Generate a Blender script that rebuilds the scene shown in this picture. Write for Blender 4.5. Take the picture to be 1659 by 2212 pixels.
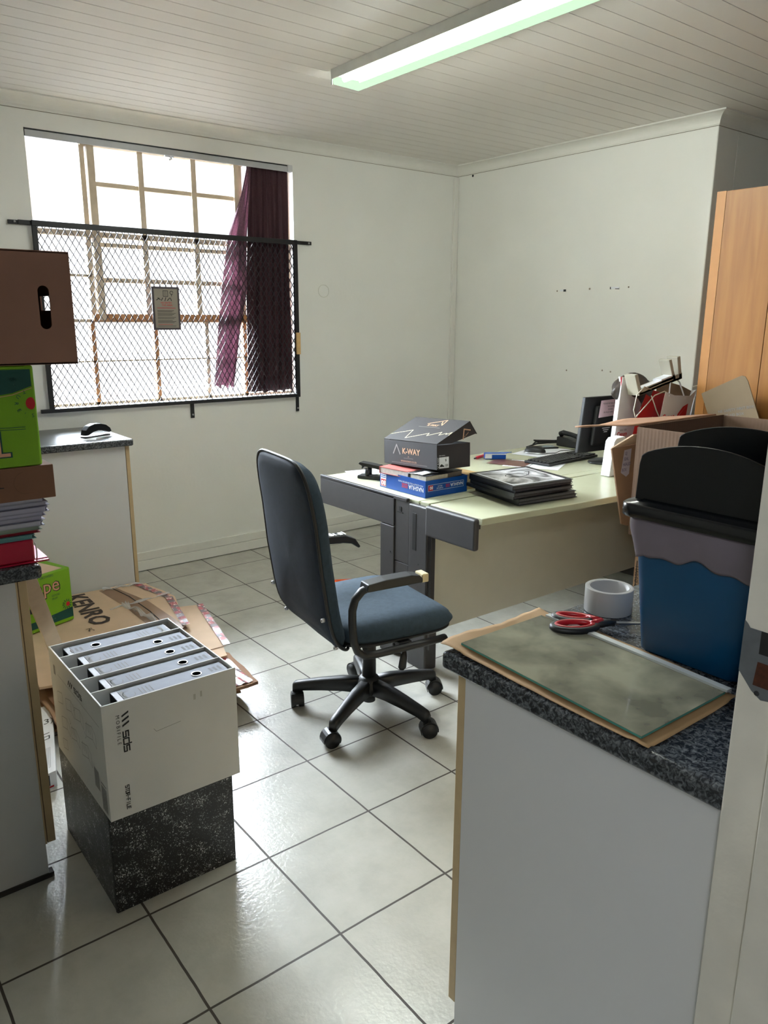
import bpy, bmesh, math, random
from mathutils import Vector, Matrix
random.seed(7)
for o in list(bpy.data.objects): bpy.data.objects.remove(o)
S = bpy.context.scene
COL = S.collection
# ------------------------------------------------------------------ camera
cam = bpy.data.cameras.new('camera'); camo = bpy.data.objects.new('camera', cam); COL.objects.link(camo)
cr = Vector((0.78716061, -0.61672301, 0.00555933)); cu = Vector((0.14601089, 0.19510501, 0.96985301)); cf = Vector((0.59921532, 0.76261836, -0.24362726))
camo.matrix_world = Matrix(((cr.x, cu.x, -cf.x, -0.19901655), (cr.y, cu.y, -cf.y, -3.99887691), (cr.z, cu.z, -cf.z, 1.43657962), (0, 0, 0, 1)))
cam.sensor_fit = 'HORIZONTAL'; cam.sensor_width = 36; cam.lens = 1661.87/1659*36; cam.clip_start = .02
S.camera = camo
# ------------------------------------------------------------------ light
W = bpy.data.worlds.new('world'); S.world = W; W.use_nodes = True
wn = W.node_tree; tcw = wn.nodes.new('ShaderNodeTexCoord'); sxw = wn.nodes.new('ShaderNodeSeparateXYZ'); rpw = wn.nodes.new('ShaderNodeValToRGB')
wn.links.new(tcw.outputs['Generated'], sxw.inputs[0]); 
def wmath(op, a, b):
    n = wn.nodes.new('ShaderNodeMath'); n.operation = op
    for i, v in enumerate((a, b)):
        if isinstance(v, (int, float)): n.inputs[i].default_value = v
        else: wn.links.new(v, n.inputs[i])
    return n.outputs[0]
# sky shaped for lighting: bright overhead and left, dimmed where seen through the window
tw = wmath('SUBTRACT', sxw.outputs['Z'], wmath('MULTIPLY', sxw.outputs['X'], .6))
m1 = wn.nodes.new('ShaderNodeMapRange'); m1.inputs[1].default_value = .10; m1.inputs[2].default_value = .20; wn.links.new(tw, m1.inputs[0])
m2 = wn.nodes.new('ShaderNodeMapRange'); m2.inputs[1].default_value = -.03; m2.inputs[2].default_value = .05; wn.links.new(sxw.outputs['Z'], m2.inputs[0])
wn.links.new(wmath('MULTIPLY', m1.outputs[0], m2.outputs[0]), rpw.inputs[0])
rpw.color_ramp.elements[0].color = (.0105, .0108, .011, 1); rpw.color_ramp.elements[1].color = (.82, .91, 1.0, 1)
wn.links.new(rpw.outputs[0], wn.nodes['Background'].inputs[0])
W.node_tree.nodes['Background'].inputs[1].default_value = 55.0
sl = bpy.data.lights.new('sun', 'SUN'); sl.energy = 110; sl.angle = math.radians(.6); sl.color = (1, .96, .88)
so = bpy.data.objects.new('sun', sl); COL.objects.link(so)
so.rotation_euler = Vector((-.20, -.29, -1)).to_track_quat('-Z', 'Y').to_euler()
pl = bpy.data.lights.new('window_portal', 'AREA'); pl.shape = 'RECTANGLE'; pl.size = 1.5; pl.size_y = 1.35; pl.cycles.is_portal = True
po = bpy.data.objects.new('window_portal', pl); COL.objects.link(po); po.location = (1.665, .44, 1.64); po.rotation_euler = (math.radians(-90), 0, 0)
cl = bpy.data.lights.new('corridor_lamp', 'AREA'); cl.shape = 'RECTANGLE'; cl.size = .9; cl.size_y = .15; cl.energy = 13; cl.color = (.90, .96, 1.0)
co = bpy.data.objects.new('corridor_lamp', cl); COL.objects.link(co); co.location = (-1.15, -4.6, 2.40); co.rotation_euler = (0, math.radians(-35), 0)
S.view_settings.view_transform = 'Standard'; S.view_settings.look = 'None'; S.view_settings.gamma = 1; S.view_settings.use_curve_mapping = False
S.view_settings.exposure = 1.58
LAMP = 1.0

# ------------------------------------------------------------------ materials
def srgb(c):
    return tuple((x/12.92 if x <= .04045 else ((x+.055)/1.055)**2.4) for x in [v/255 for v in c]) + (1,)
MC = {}
def mat(name, c=(200, 200, 200), rough=.6, metal=0, var=.06, scale=12, bump=0, bscale=200, spec=.5, trans=0, sheen=0):
    if name in MC: return MC[name]
    m = bpy.data.materials.new(name); m.use_nodes = True; nt = m.node_tree; b = nt.nodes['Principled BSDF']
    col = srgb(c); b.inputs['Roughness'].default_value = rough; b.inputs['Metallic'].default_value = metal
    b.inputs['Specular IOR Level'].default_value = spec
    tc = nt.nodes.new('ShaderNodeTexCoord')
    n = nt.nodes.new('ShaderNodeTexNoise'); n.inputs['Scale'].default_value = scale; n.inputs['Detail'].default_value = 5
    nt.links.new(tc.outputs['Object'], n.inputs['Vector'])
    r = nt.nodes.new('ShaderNodeValToRGB'); r.color_ramp.elements[0].position = .3; r.color_ramp.elements[1].position = .7
    r.color_ramp.elements[0].color = tuple(x*(1-var) for x in col[:3])+(1,); r.color_ramp.elements[1].color = tuple(min(1, x*(1+var)) for x in col[:3])+(1,)
    nt.links.new(n.outputs['Fac'], r.inputs['Fac']); nt.links.new(r.outputs['Color'], b.inputs['Base Color'])
    if bump:
        n2 = nt.nodes.new('ShaderNodeTexNoise'); n2.inputs['Scale'].default_value = bscale; nt.links.new(tc.outputs['Object'], n2.inputs['Vector'])
        bp = nt.nodes.new('ShaderNodeBump'); bp.inputs['Strength'].default_value = bump; bp.inputs['Distance'].default_value = .003
        nt.links.new(n2.outputs['Fac'], bp.inputs['Height']); nt.links.new(bp.outputs['Normal'], b.inputs['Normal'])
    if trans:
        t = nt.nodes.new('ShaderNodeBsdfTranslucent'); nt.links.new(r.outputs['Color'], t.inputs['Color'])
        mx = nt.nodes.new('ShaderNodeMixShader'); mx.inputs[0].default_value = trans
        nt.links.new(b.outputs[0], mx.inputs[1]); nt.links.new(t.outputs[0], mx.inputs[2]); nt.links.new(mx.outputs[0], nt.nodes['Material Output'].inputs[0])
    MC[name] = m; return m
def ramp(nt, stops):
    r = nt.nodes.new('ShaderNodeValToRGB'); e = r.color_ramp.elements
    while len(e) < len(stops): e.new(.5)
    for i, (p, c) in enumerate(stops): e[i].position = p; e[i].color = srgb(c)
    return r
def speckle(name, base, spot, mid, scale=160, rough=.35, lo=.5, hi=.62, inter='LINEAR'):
    m = mat(name, base, rough); nt = m.node_tree; b = nt.nodes['Principled BSDF']
    tc = nt.nodes.new('ShaderNodeTexCoord'); n = nt.nodes.new('ShaderNodeTexNoise'); n.inputs['Scale'].default_value = scale; n.inputs['Detail'].default_value = 3; n.inputs['Roughness'].default_value = .6; n.inputs['Distortion'].default_value = 1.2
    nt.links.new(tc.outputs['Object'], n.inputs['Vector'])
    r = ramp(nt, [(0, base), (lo, base), (hi, mid), (min(1, hi+.12), spot)]); r.color_ramp.interpolation = inter
    nt.links.new(n.outputs['Fac'], r.inputs['Fac']); nt.links.new(r.outputs['Color'], b.inputs['Base Color']); return m

M_wall = mat('wall_paint', (240, 240, 234), .55, var=.02, scale=3, bump=.25, bscale=40)
M_dim = mat('dim_wall_paint', (104, 106, 114), .8, var=.03, scale=3)  # unseen walls, darkened to cut light bounced from the camera side
M_ceil = mat('ceiling_pvc', (232, 228, 222), .55, var=.015, scale=2)
M_gap = mat('ceiling_gap', (70, 66, 60), .9)
M_corn = mat('cornice_paint', (236, 235, 228), .5, var=.02)
M_white = mat('white_melamine', (214, 214, 214), .35, var=.015, scale=3)
M_edge = mat('beech_edging', (196, 172, 132), .5, var=.05, scale=30)
M_black = mat('black_plastic', (24, 25, 26), .48, var=.1)
M_blackm = mat('black_metal', (22, 22, 25), .45, var=.1, scale=40)
M_fabric = mat('chair_fabric', (56, 70, 82), .85, var=.12, scale=60, bump=.5, bscale=900, spec=.25)
M_backf = mat('chair_back_shell', (40, 50, 64), .75, var=.08, scale=50, bump=.3, bscale=900, spec=.3)
M_dgrey = mat('desk_grey', (62, 60, 61), .45, var=.04, scale=40, bump=.15, bscale=700)
M_top = mat('desktop_laminate', (190, 192, 164), .26, var=.02)
M_panel = mat('desk_panel', (206, 202, 184), .4, var=.02)
M_card = mat('cardboard', (162, 130, 102), .85, var=.07, scale=14, bump=.15, bscale=60)
M_cardd = mat('cardboard_brown', (140, 104, 78), .85, var=.07, scale=10)
M_cardl = mat('cardboard_light', (204, 176, 148), .8, var=.06, scale=10)
M_paper = mat('paper_white', (236, 238, 242), .8, var=.03)
M_ink = mat('ink_dark', (40, 40, 42), .8)
M_inkg = mat('ink_grey', (120, 122, 126), .8)
M_steel = mat('galvanised_steel', (190, 192, 194), .35, metal=.8, var=.08)
M_boxw = mat('grey_white_board', (210, 211, 210), .75, var=.03, scale=8)
M_red = mat('print_red', (190, 22, 34), .5)
M_green = mat('box_green', (118, 170, 20), .5, var=.05)
M_dgreen = mat('box_dark_green', (14, 74, 66), .5)
M_counter = speckle('counter_speckle', (34, 36, 40), (112, 116, 118), (78, 82, 86), 120, .24, .42, .55)
M_plinth = speckle('stand_speckle', (14, 15, 17), (236, 238, 238), (44, 46, 48), 210, .4, .585, .60)
_n = M_plinth.node_tree; _t = [x for x in _n.nodes if x.type == 'TEX_NOISE' and x.inputs['Scale'].default_value == 210][0]; _c = _n.nodes.new('ShaderNodeTexNoise'); _c.inputs['Scale'].default_value = 24; _c.inputs['Detail'].default_value = 3
_n.links.new(_n.nodes['Texture Coordinate'].outputs['Object'], _c.inputs['Vector']); _m = _n.nodes.new('ShaderNodeMath'); _m.operation = 'MULTIPLY_ADD'; _m.inputs[1].default_value = .34; _n.links.new(_c.outputs['Fac'], _m.inputs[0]); _n.links.new(_t.outputs['Fac'], _m.inputs[2])
_s = _n.nodes.new('ShaderNodeMath'); _s.operation = 'SUBTRACT'; _s.inputs[1].default_value = .163; _n.links.new(_m.outputs[0], _s.inputs[0]); _r = [x for x in _n.nodes if x.type == 'VALTORGB' and len(x.color_ramp.elements) == 4][0]; _n.links.new(_s.outputs[0], _r.inputs['Fac'])

def floor_mat():
    m = mat('floor_tiles', (190, 188, 176), .2); nt = m.node_tree; b = nt.nodes['Principled BSDF']
    tc = nt.nodes.new('ShaderNodeTexCoord')
    br = nt.nodes.new('ShaderNodeTexBrick'); br.offset = 0; br.squash = 1
    br.inputs['Scale'].default_value = 1; br.inputs['Brick Width'].default_value = .34; br.inputs['Row Height'].default_value = .34
    br.inputs['Mortar Size'].default_value = .0033; br.inputs['Mortar Smooth'].default_value = .2; br.inputs['Bias'].default_value = 0
    br.inputs['Color1'].default_value = (1, 1, 1, 1); br.inputs['Color2'].default_value = (.96, .96, .96, 1); br.inputs['Mortar'].default_value = (0, 0, 0, 1)
    n0 = nt.nodes.new('ShaderNodeTexNoise'); n0.inputs['Scale'].default_value = 9; n0.inputs['Detail'].default_value = 2
    ad = nt.nodes.new('ShaderNodeVectorMath'); ad.operation = 'MULTIPLY_ADD'; ad.inputs[1].default_value = (.004, .004, 0)
    nt.links.new(tc.outputs['Object'], n0.inputs['Vector']); nt.links.new(n0.outputs['Color'], ad.inputs[0]); nt.links.new(tc.outputs['Object'], ad.inputs[2])
    sb = nt.nodes.new('ShaderNodeVectorMath'); sb.operation = 'SUBTRACT'; sb.inputs[1].default_value = (.002, .002, 0)
    nt.links.new(ad.outputs[0], sb.inputs[0]); nt.links.new(sb.outputs[0], br.inputs['Vector'])
    n = nt.nodes.new('ShaderNodeTexNoise'); n.inputs['Scale'].default_value = 7; n.inputs['Detail'].default_value = 8; n.inputs['Roughness'].default_value = .65
    nt.links.new(tc.outputs['Object'], n.inputs['Vector'])
    r = ramp(nt, [(.3, (174, 173, 164)), (.55, (187, 186, 177)), (.75, (194, 192, 184))]); nt.links.new(n.outputs['Fac'], r.inputs['Fac'])
    mu = nt.nodes.new('ShaderNodeMix'); mu.data_type = 'RGBA'; mu.blend_type = 'MULTIPLY'; mu.inputs[0].default_value = .8
    nt.links.new(r.outputs['Color'], mu.inputs[6]); nt.links.new(br.outputs['Color'], mu.inputs[7])
    mx = nt.nodes.new('ShaderNodeMix'); mx.data_type = 'RGBA'; nt.links.new(br.outputs['Fac'], mx.inputs[0]); nt.links.new(mu.outputs[2], mx.inputs[6]); mx.inputs[7].default_value = srgb((66, 60, 54))
    nt.links.new(mx.outputs[2], b.inputs['Base Color'])
    rr = nt.nodes.new('ShaderNodeMapRange'); rr.inputs[3].default_value = .2; rr.inputs[4].default_value = .7; nt.links.new(br.outputs['Fac'], rr.inputs[0]); nt.links.new(rr.outputs[0], b.inputs['Roughness'])
    n2 = nt.nodes.new('ShaderNodeTexNoise'); n2.inputs['Scale'].default_value = 85; n2.inputs['Detail'].default_value = 3; nt.links.new(tc.outputs['Object'], n2.inputs['Vector'])
    mm = nt.nodes.new('ShaderNodeMath'); mm.operation = 'MULTIPLY_ADD'; mm.inputs[1].default_value = -2.0; nt.links.new(br.outputs['Fac'], mm.inputs[0]); nt.links.new(n2.outputs['Fac'], mm.inputs[2])
    bp = nt.nodes.new('ShaderNodeBump'); bp.inputs['Strength'].default_value = .35; bp.inputs['Distance'].default_value = .0018
    nt.links.new(mm.outputs[0], bp.inputs['Height']); nt.links.new(bp.outputs['Normal'], b.inputs['Normal'])
    return m
def wood_mat():
    m = mat('veneer_wood', (190, 130, 70), .4); nt = m.node_tree; b = nt.nodes['Principled BSDF']
    tc = nt.nodes.new('ShaderNodeTexCoord'); mp = nt.nodes.new('ShaderNodeMapping'); mp.inputs['Scale'].default_value = (9, 9, .7)
    n = nt.nodes.new('ShaderNodeTexNoise'); n.inputs['Scale'].default_value = 3; n.inputs['Detail'].default_value = 8; n.inputs['Distortion'].default_value = .6
    nt.links.new(tc.outputs['Object'], mp.inputs[0]); nt.links.new(mp.outputs[0], n.inputs['Vector'])
    r = ramp(nt, [(.25, (136, 90, 42)), (.5, (148, 100, 48)), (.75, (158, 110, 55))]); nt.links.new(n.outputs['Fac'], r.inputs['Fac']); nt.links.new(r.outputs['Color'], b.inputs['Base Color']); return m
def glass_mat(name, tint=(1, 1, 1), refl=.08):
    m = bpy.data.materials.new(name); m.use_nodes = True; nt = m.node_tree; nt.nodes.remove(nt.nodes['Principled BSDF'])
    t = nt.nodes.new('ShaderNodeBsdfTransparent'); t.inputs[0].default_value = tint+(1,); g = nt.nodes.new('ShaderNodeBsdfGlossy'); g.inputs['Roughness'].default_value = .03
    fr = nt.nodes.new('ShaderNodeFresnel'); fr.inputs[0].default_value = 1.45
    mx = nt.nodes.new('ShaderNodeMixShader'); nt.links.new(fr.outputs[0], mx.inputs[0]); nt.links.new(t.outputs[0], mx.inputs[1]); nt.links.new(g.outputs[0], mx.inputs[2])
    nt.links.new(mx.outputs[0], nt.nodes['Material Output'].inputs[0]); return m
def emis(name, c, s, mixt=0):
    m = bpy.data.materials.new(name); m.use_nodes = True; nt = m.node_tree; nt.nodes.remove(nt.nodes['Principled BSDF'])
    e = nt.nodes.new('ShaderNodeEmission'); e.inputs[0].default_value = c+(1,); e.inputs[1].default_value = s; out = e.outputs[0]
    if mixt:
        t = nt.nodes.new('ShaderNodeBsdfTransparent'); mx = nt.nodes.new('ShaderNodeMixShader'); mx.inputs[0].default_value = mixt
        nt.links.new(e.outputs[0], mx.inputs[1]); nt.links.new(t.outputs[0], mx.inputs[2]); out = mx.outputs[0]
    nt.links.new(out, nt.nodes['Material Output'].inputs[0]); return m

# ------------------------------------------------------------------ mesh helpers
_tc = {}
def textdata(s, bold):
    k = (s, bold)
    if k not in _tc:
        cu_ = bpy.data.curves.new('t', 'FONT'); cu_.body = s; cu_.resolution_u = 2; cu_.offset = bold
        o = bpy.data.objects.new('t', cu_); COL.objects.link(o); dg = bpy.context.evaluated_depsgraph_get(); dg.update()
        me = bpy.data.meshes.new_from_object(o.evaluated_get(dg)); _tc[k] = ([tuple(v.co) for v in me.vertices], [tuple(p.vertices) for p in me.polygons])
        bpy.data.objects.remove(o); bpy.data.curves.remove(cu_); bpy.data.meshes.remove(me)
    return _tc[k]
def RZ(a): return Matrix.Rotation(math.radians(a), 4, 'Z')
class MB:
    def __init__(s, *mats): s.bm = bmesh.new(); s.mats = list(mats)
    def mi(s, m):
        if m is None: return 0
        if m not in s.mats: s.mats.append(m)
        return s.mats.index(m)
    def verts(s, pts, faces, m=None, smooth=False):
        vs = [s.bm.verts.new(Vector(p)) for p in pts]; k = s.mi(m)
        for f in faces:
            try: fc = s.bm.faces.new([vs[i] for i in f]); fc.material_index = k; fc.smooth = smooth
            except ValueError: pass
        return s
    def box(s, x0, x1, y0, y1, z0, z1, m=None, X=None):
        p = [Vector((x, y, z)) for z in (z0, z1) for y in (y0, y1) for x in (x0, x1)]
        if X is not None: p = [X @ v for v in p]
        return s.verts(p, [(0, 2, 3, 1), (4, 5, 7, 6), (0, 1, 5, 4), (1, 3, 7, 5), (3, 2, 6, 7), (2, 0, 4, 6)], m)
    def obox(s, o, a, b, c, m=None):        # box from corner o and three edge vectors
        o, a, b, c = map(Vector, (o, a, b, c)); p = [o, o+a, o+b, o+a+b, o+c, o+a+c, o+b+c, o+a+b+c]
        return s.verts(p, [(0, 2, 3, 1), (4, 5, 7, 6), (0, 1, 5, 4), (1, 3, 7, 5), (3, 2, 6, 7), (2, 0, 4, 6)], m)
    def bar(s, p, q, w, h, m=None, up=(0, 0, 1)):   # rectangular bar from p to q
        p, q = Vector(p), Vector(q); d = (q-p).normalized(); sd = d.cross(Vector(up)).normalized(); u = sd.cross(d)
        return s.obox(p-sd*w/2-u*h/2, q-p, sd*w, u*h, m)
    def prism(s, pts, e, m=None, smooth=False):     # polygon pts (3D) extruded by vector e
        n = len(pts); e = Vector(e); P = [Vector(p) for p in pts]; P += [p+e for p in P]
        return s.verts(P, [tuple(range(n))[::-1], tuple(range(n, 2*n))] + [(i, (i+1) % n, n+(i+1) % n, n+i) for i in range(n)], m, smooth)
    def tube(s, pts, r, m=None, n=10, closed=False, flat=1.0):
        P = [Vector(p) for p in pts]; N = len(P); rings = []; prev = None
        for i in range(N):
            if closed: d = (P[(i+1) % N]-P[i-1])
            else: d = (P[min(i+1, N-1)]-P[max(i-1, 0)])
            d.normalize()
            if prev is None:
                a = Vector((0, 0, 1)) if abs(d.z) < .9 else Vector((1, 0, 0)); prev = (a-d*a.dot(d)).normalized()
            else: prev = (prev-d*prev.dot(d)).normalized()
            b = d.cross(prev); rr = r[i] if isinstance(r, (list, tuple)) else r
            rings.append([P[i]+prev*math.cos(2*math.pi*k/n)*rr+b*math.sin(2*math.pi*k/n)*rr*flat for k in range(n)])
        F = []
        for i in range(N if closed else N-1):
            j = (i+1) % N
            F += [(i*n+k, i*n+(k+1) % n, j*n+(k+1) % n, j*n+k) for k in range(n)]
        if not closed: F += [tuple(range(n))[::-1], tuple((N-1)*n+k for k in range(n))]
        return s.verts([v for rg in rings for v in rg], F, m, True)
    def cyl(s, p, q, r, m=None, n=20): return s.tube([p, q], r, m, n)
    def grid(s, fn, nu, nv, m=None, smooth=True, closed=False):
        pts = [fn(i/nu, j/nv) for i in range(nu+1) for j in range(nv+1)]
        F = [(i*(nv+1)+j, i*(nv+1)+j+1, (i+1)*(nv+1)+j+1, (i+1)*(nv+1)+j) for i in range(nu) for j in range(nv)]
        return s.verts(pts, F, m, smooth)
    def lathe(s, prof, c, m=None, n=32, axis='Z'):
        c = Vector(c); pts = []
        for r, z in prof:
            for k in range(n):
                a = 2*math.pi*k/n; pts.append(c+Vector((r*math.cos(a), r*math.sin(a), z)))
        N = len(prof); F = [(i*n+k, i*n+(k+1) % n, (i+1)*n+(k+1) % n, (i+1)*n+k) for i in range(N-1) for k in range(n)]
        if prof[0][0] > 1e-5: F.append(tuple(range(n))[::-1])
        if prof[-1][0] > 1e-5: F.append(tuple((N-1)*n+k for k in range(n)))
        return s.verts(pts, F, m, True)
    def text(s, body, o, xd, yd, size, m, bold=0, align='L', sx=1.0):
        vs, fs = textdata(body, bold); o, xd, yd = Vector(o), Vector(xd).normalized(), Vector(yd).normalized(); w = max(v[0] for v in vs)
        off = {'L': 0, 'C': -w/2, 'R': -w}[align]
        return s.verts([o+xd*(v[0]+off)*size*sx+yd*v[1]*size for v in vs], fs, m)
    def poly(s, F, pts, m): return s.verts([F(*p) for p in pts], [tuple(range(len(pts)))], m)
    def line(s, F, pts, w, m, closed=False):
        n = len(pts)
        for i in range(n if closed else n-1):
            a, b = Vector(pts[i]), Vector(pts[(i+1) % n]); d = b-a
            if d.length < 1e-6: continue
            d.normalize(); k = Vector((-d.y, d.x))*w/2; e = d*w*.3
            s.poly(F, [tuple(a-e-k), tuple(b+e-k), tuple(b+e+k), tuple(a-e+k)], m)
        return s
    def build(s, name, parent=None, mats=None, bevel=0, seg=2, sub=0, local=False, solid=0):
        bmesh.ops.recalc_face_normals(s.bm, faces=s.bm.faces) if not solid else None
        root = parent
        if parent is not None and not local:
            while root.parent is not None: root = root.parent
            X = Matrix.LocRotScale(root.location, root.rotation_euler, root.scale).inverted()
            if parent is not root:
                Y = Matrix.LocRotScale(parent.location, parent.rotation_euler, parent.scale).inverted(); X = Y @ X
            for v in s.bm.verts: v.co = X @ v.co
        loc = None
        if parent is None:
            xs = [v.co.x for v in s.bm.verts]; ys = [v.co.y for v in s.bm.verts]; z0 = min(v.co.z for v in s.bm.verts)
            loc = Vector(((min(xs)+max(xs))/2, (min(ys)+max(ys))/2, z0))
            for v in s.bm.verts: v.co -= loc
        me = bpy.data.meshes.new(name); s.bm.to_mesh(me); s.bm.free()
        for m in (mats or s.mats): me.materials.append(m)
        o = bpy.data.objects.new(name, me); COL.objects.link(o)
        if parent is not None: o.parent = parent
        else: o.location = loc
        if solid: md = o.modifiers.new('s', 'SOLIDIFY'); md.thickness = solid; md.offset = 0
        if bevel: md = o.modifiers.new('b', 'BEVEL'); md.width = bevel; md.segments = seg; md.limit_method = 'ANGLE'; md.angle_limit = math.radians(40)
        if sub: md = o.modifiers.new('u', 'SUBSURF'); md.levels = sub; md.render_levels = sub
        return o
def face(o, xd, yd, off=.0006):
    o, xd, yd = Vector(o), Vector(xd).normalized(), Vector(yd).normalized(); n = xd.cross(yd)*off
    return lambda u, v: o+xd*u+yd*v+n
def tag(o, label, cat, group=None, kind=None):
    o['label'] = label; o['category'] = cat
    if group: o['group'] = group
    if kind: o['kind'] = kind
    return o
def thing(name, label, cat, loc=(0, 0, 0), rz=0, group=None):
    o = bpy.data.objects.new(name, None); COL.objects.link(o); o.location = loc; o.rotation_euler = (0, 0, math.radians(rz)); o.empty_display_size = .05
    return tag(o, label, cat, group)
def struct(o): o['kind'] = 'structure'; return o
def dup(root, loc=None, rz=None, label=None):
    r = root.copy(); COL.objects.link(r)
    if loc is not None: r.location = loc
    if rz is not None: r.rotation_euler = (0, 0, math.radians(rz))
    if label: r['label'] = label
    for ch in list(root.children):
        c = ch.copy(); COL.objects.link(c); c.parent = r
        for g in list(ch.children):
            d = g.copy(); COL.objects.link(d); d.parent = c
    return r

YB = .235      # inner face of the window wall
XR = 3.769     # inner face of the right wall
YR = -1.685    # where the right wall steps back
ZC = 2.46
XL = -.75
# ================================================================== STRUCTURE
mb = MB(floor_mat()); mb.verts([(-1.7, -5.7, 0), (5.1, -5.7, 0), (5.1, YB+.2, 0), (-1.7, YB+.2, 0)], [(0, 1, 2, 3)])
f = bpy.data.meshes.new('floor'); bmf = mb.bm; bmf.to_mesh(f); bmf.free(); f.materials.append(MC['floor_tiles']); fo = bpy.data.objects.new('floor', f); COL.objects.link(fo); struct(fo)
# ceiling boards, grooves running along x
mb = MB(M_ceil); k = 0; y = -.015+.0965*3
while y > -5.7:
    mb.box(-1.7, 5.1, y-.0965+.0036, y, ZC, ZC+.01, M_ceil); y -= .0965
mb.box(-1.7, 5.1, -5.8, .45, ZC+.009, ZC+.03, M_gap)
struct(mb.build('ceiling'))
# window wall (0.22 thick) with the opening
WX0, WX1, WZ0, WZ1 = .917, 2.418, .966, 2.318
mb = MB(M_wall)
mb.box(XL-.2, WX0, YB, YB+.2, 0, 2.6); mb.box(WX1, XR+.2, YB, YB+.2, 0, 2.6); mb.box(WX0, WX1, YB, YB+.2, 0, WZ0); mb.box(WX0, WX1, YB, YB+.2, WZ1, 2.6)
struct(mb.build('wall_back'))
mb = MB(M_wall)
mb.box(XR, XR+.2, YR, YB+.2, 0, 2.6); struct(mb.build('wall_right', bevel=.006))
mb = MB(M_wall); mb.box(XR+.2, 5.1, YR, YR+.2, 0, 2.6); struct(mb.build('wall_recess'))
mb = MB(M_wall); mb.box(4.9, 5.1, -3.9, YR+.2, 0, 2.6); struct(mb.build('wall_far_right'))
mb = MB(M_wall); mb.box(XL-.2, XL, -3.8, YB+.2, 0, 2.6); struct(mb.build('wall_left'))
# front wall with the doorway the camera looks through
mb = MB(M_dim); mb.box(-1.6, -.42, -3.80, -3.60, 0, 2.6); mb.box(.70, 5.1, -3.80, -3.60, 0, 2.6); mb.box(-.42, .70, -3.80, -3.60, 2.08, 2.6)
struct(mb.build('wall_front'))
# corridor behind the doorway
mb = MB(M_dim); mb.box(-1.6, -1.45, -5.6, -3.8, 0, 2.6); mb.box(2.2, 2.35, -5.6, -3.8, 0, 2.6); mb.box(-1.6, 2.35, -5.6, -5.45, 0, 2.6)
struct(mb.build('wall_corridor'))
# cornices
def cornice(name, p, q, n, ext0=0, ext1=0, wd=.07, hg=.06):
    p, q, n = Vector(p), Vector(q), Vector(n); prof = [(0, ZC), (0, 2.400), (.004, 2.400), (.006, 2.404)]
    for i in range(9):
        a = math.pi/2*i/8; prof.append((.008+(wd-.014)*(1-math.cos(a)), ZC-.008-(hg-.014)*(1-math.sin(a))))
    prof += [(wd, ZC-.006), (wd, ZC)]
    d = (q-p).normalized(); mb = MB(M_corn); N = len(prof)
    A = [p+n*a-d*(a*ext0)+Vector((0, 0, z)) for a, z in prof]; B = [q+n*a+d*(a*ext1)+Vector((0, 0, z)) for a, z in prof]
    mb.verts(A+B, [(i, (i+1) % N, N+(i+1) % N, N+i) for i in range(N)]+[tuple(range(N)), tuple(range(N, 2*N))[::-1]])
    m_ = MB(mat('cornice_line', (140, 132, 116), .9)); a_, b_ = p-d*0+n*.0006, q+n*.0006; m_.obox(Vector((p.x, p.y, 2.3975)), q-p, n*.0012, Vector((0, 0, .0022)))  # thin darker strip along the lower edge of the cornice
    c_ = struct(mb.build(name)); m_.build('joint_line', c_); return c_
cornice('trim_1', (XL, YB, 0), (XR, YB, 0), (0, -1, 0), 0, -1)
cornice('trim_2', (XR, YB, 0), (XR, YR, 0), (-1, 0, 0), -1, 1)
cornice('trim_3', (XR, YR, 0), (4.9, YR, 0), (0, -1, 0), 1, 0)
# baseboards
def base(name, x0, x1, y0, y1, along):
    mb = MB(M_corn)
    if along == 'x': mb.box(x0, x1, y0, y1, .004, .062); mb.box(x0, x1, y0+.004, y1, .064, .112)
    else: mb.box(x0, x1, y0, y1, .004, .062); mb.box(x0+.004, x1, y0, y1, .064, .112)
    return struct(mb.build(name, bevel=.002))
base('baseboard_back', XL, XR, YB-.014, YB, 'x'); base('baseboard_right', XR-.014, XR, YR, YB-.014, 'y')
# vertical trunking in the corner
mb = MB(M_corn); mb.box(3.728, 3.766, YB-.016, YB, .11, 2.39); mb.box(3.722, 3.728, YB-.006, YB, .11, 2.385); o = struct(mb.build('trim_4', bevel=.002))
# ---- steel window
M_wf = mat('window_frame_paint', (214, 196, 170), .6, var=.12, scale=15)
M_rust = mat('window_frame_rust', (196, 140, 92), .7, var=.15, scale=20)
mb = MB(M_wf); y0, y1 = .29, .33
def vb(x, z0, z1, w, m=M_wf, a=y0, b=y1): mb.box(x-w/2, x+w/2, a, b, z0, z1, m)
def hb(z, x0, x1, w, m=M_wf, a=y0, b=y1): mb.box(x0, x1, a, b, z-w/2, z+w/2, m)
vb(.925, WZ0, WZ1, .016); vb(2.41, WZ0, WZ1, .016); hb(WZ1-.008, WX0, WX1, .016); hb(WZ0+.010, WX0, WX1, .02)
vb(1.200, 1.42, 2.30, .026); vb(1.238, 1.42, 2.29, .036, a=.270); vb(2.062, 1.42, 2.29, .030, a=.272); vb(2.095, 1.42, 2.30, .020)
hb(2.296, 1.19, 2.11, .022, a=.275)
for x in (1.500, 1.802): vb(x, 1.43, 2.29, .030, a=.280)
hb(2.106, 1.24, 2.06, .021, M_wf); hb(1.855, .925, 2.41, .026, a=.28); hb(1.807, 1.22, 2.06, .020); hb(1.628, 1.24, 2.06, .022)
hb(1.434, 1.19, 2.10, .038, M_rust, a=.272); hb(1.648, .925, 1.2, .012); hb(1.418, .925, 2.41, .016)
for x, m in ((1.186, M_rust), (1.533, M_rust), (1.843, M_wf), (2.092, M_rust)): vb(x, WZ0, 1.42, .022, m)
hb(1.205, .925, 2.41, .008)
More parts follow.
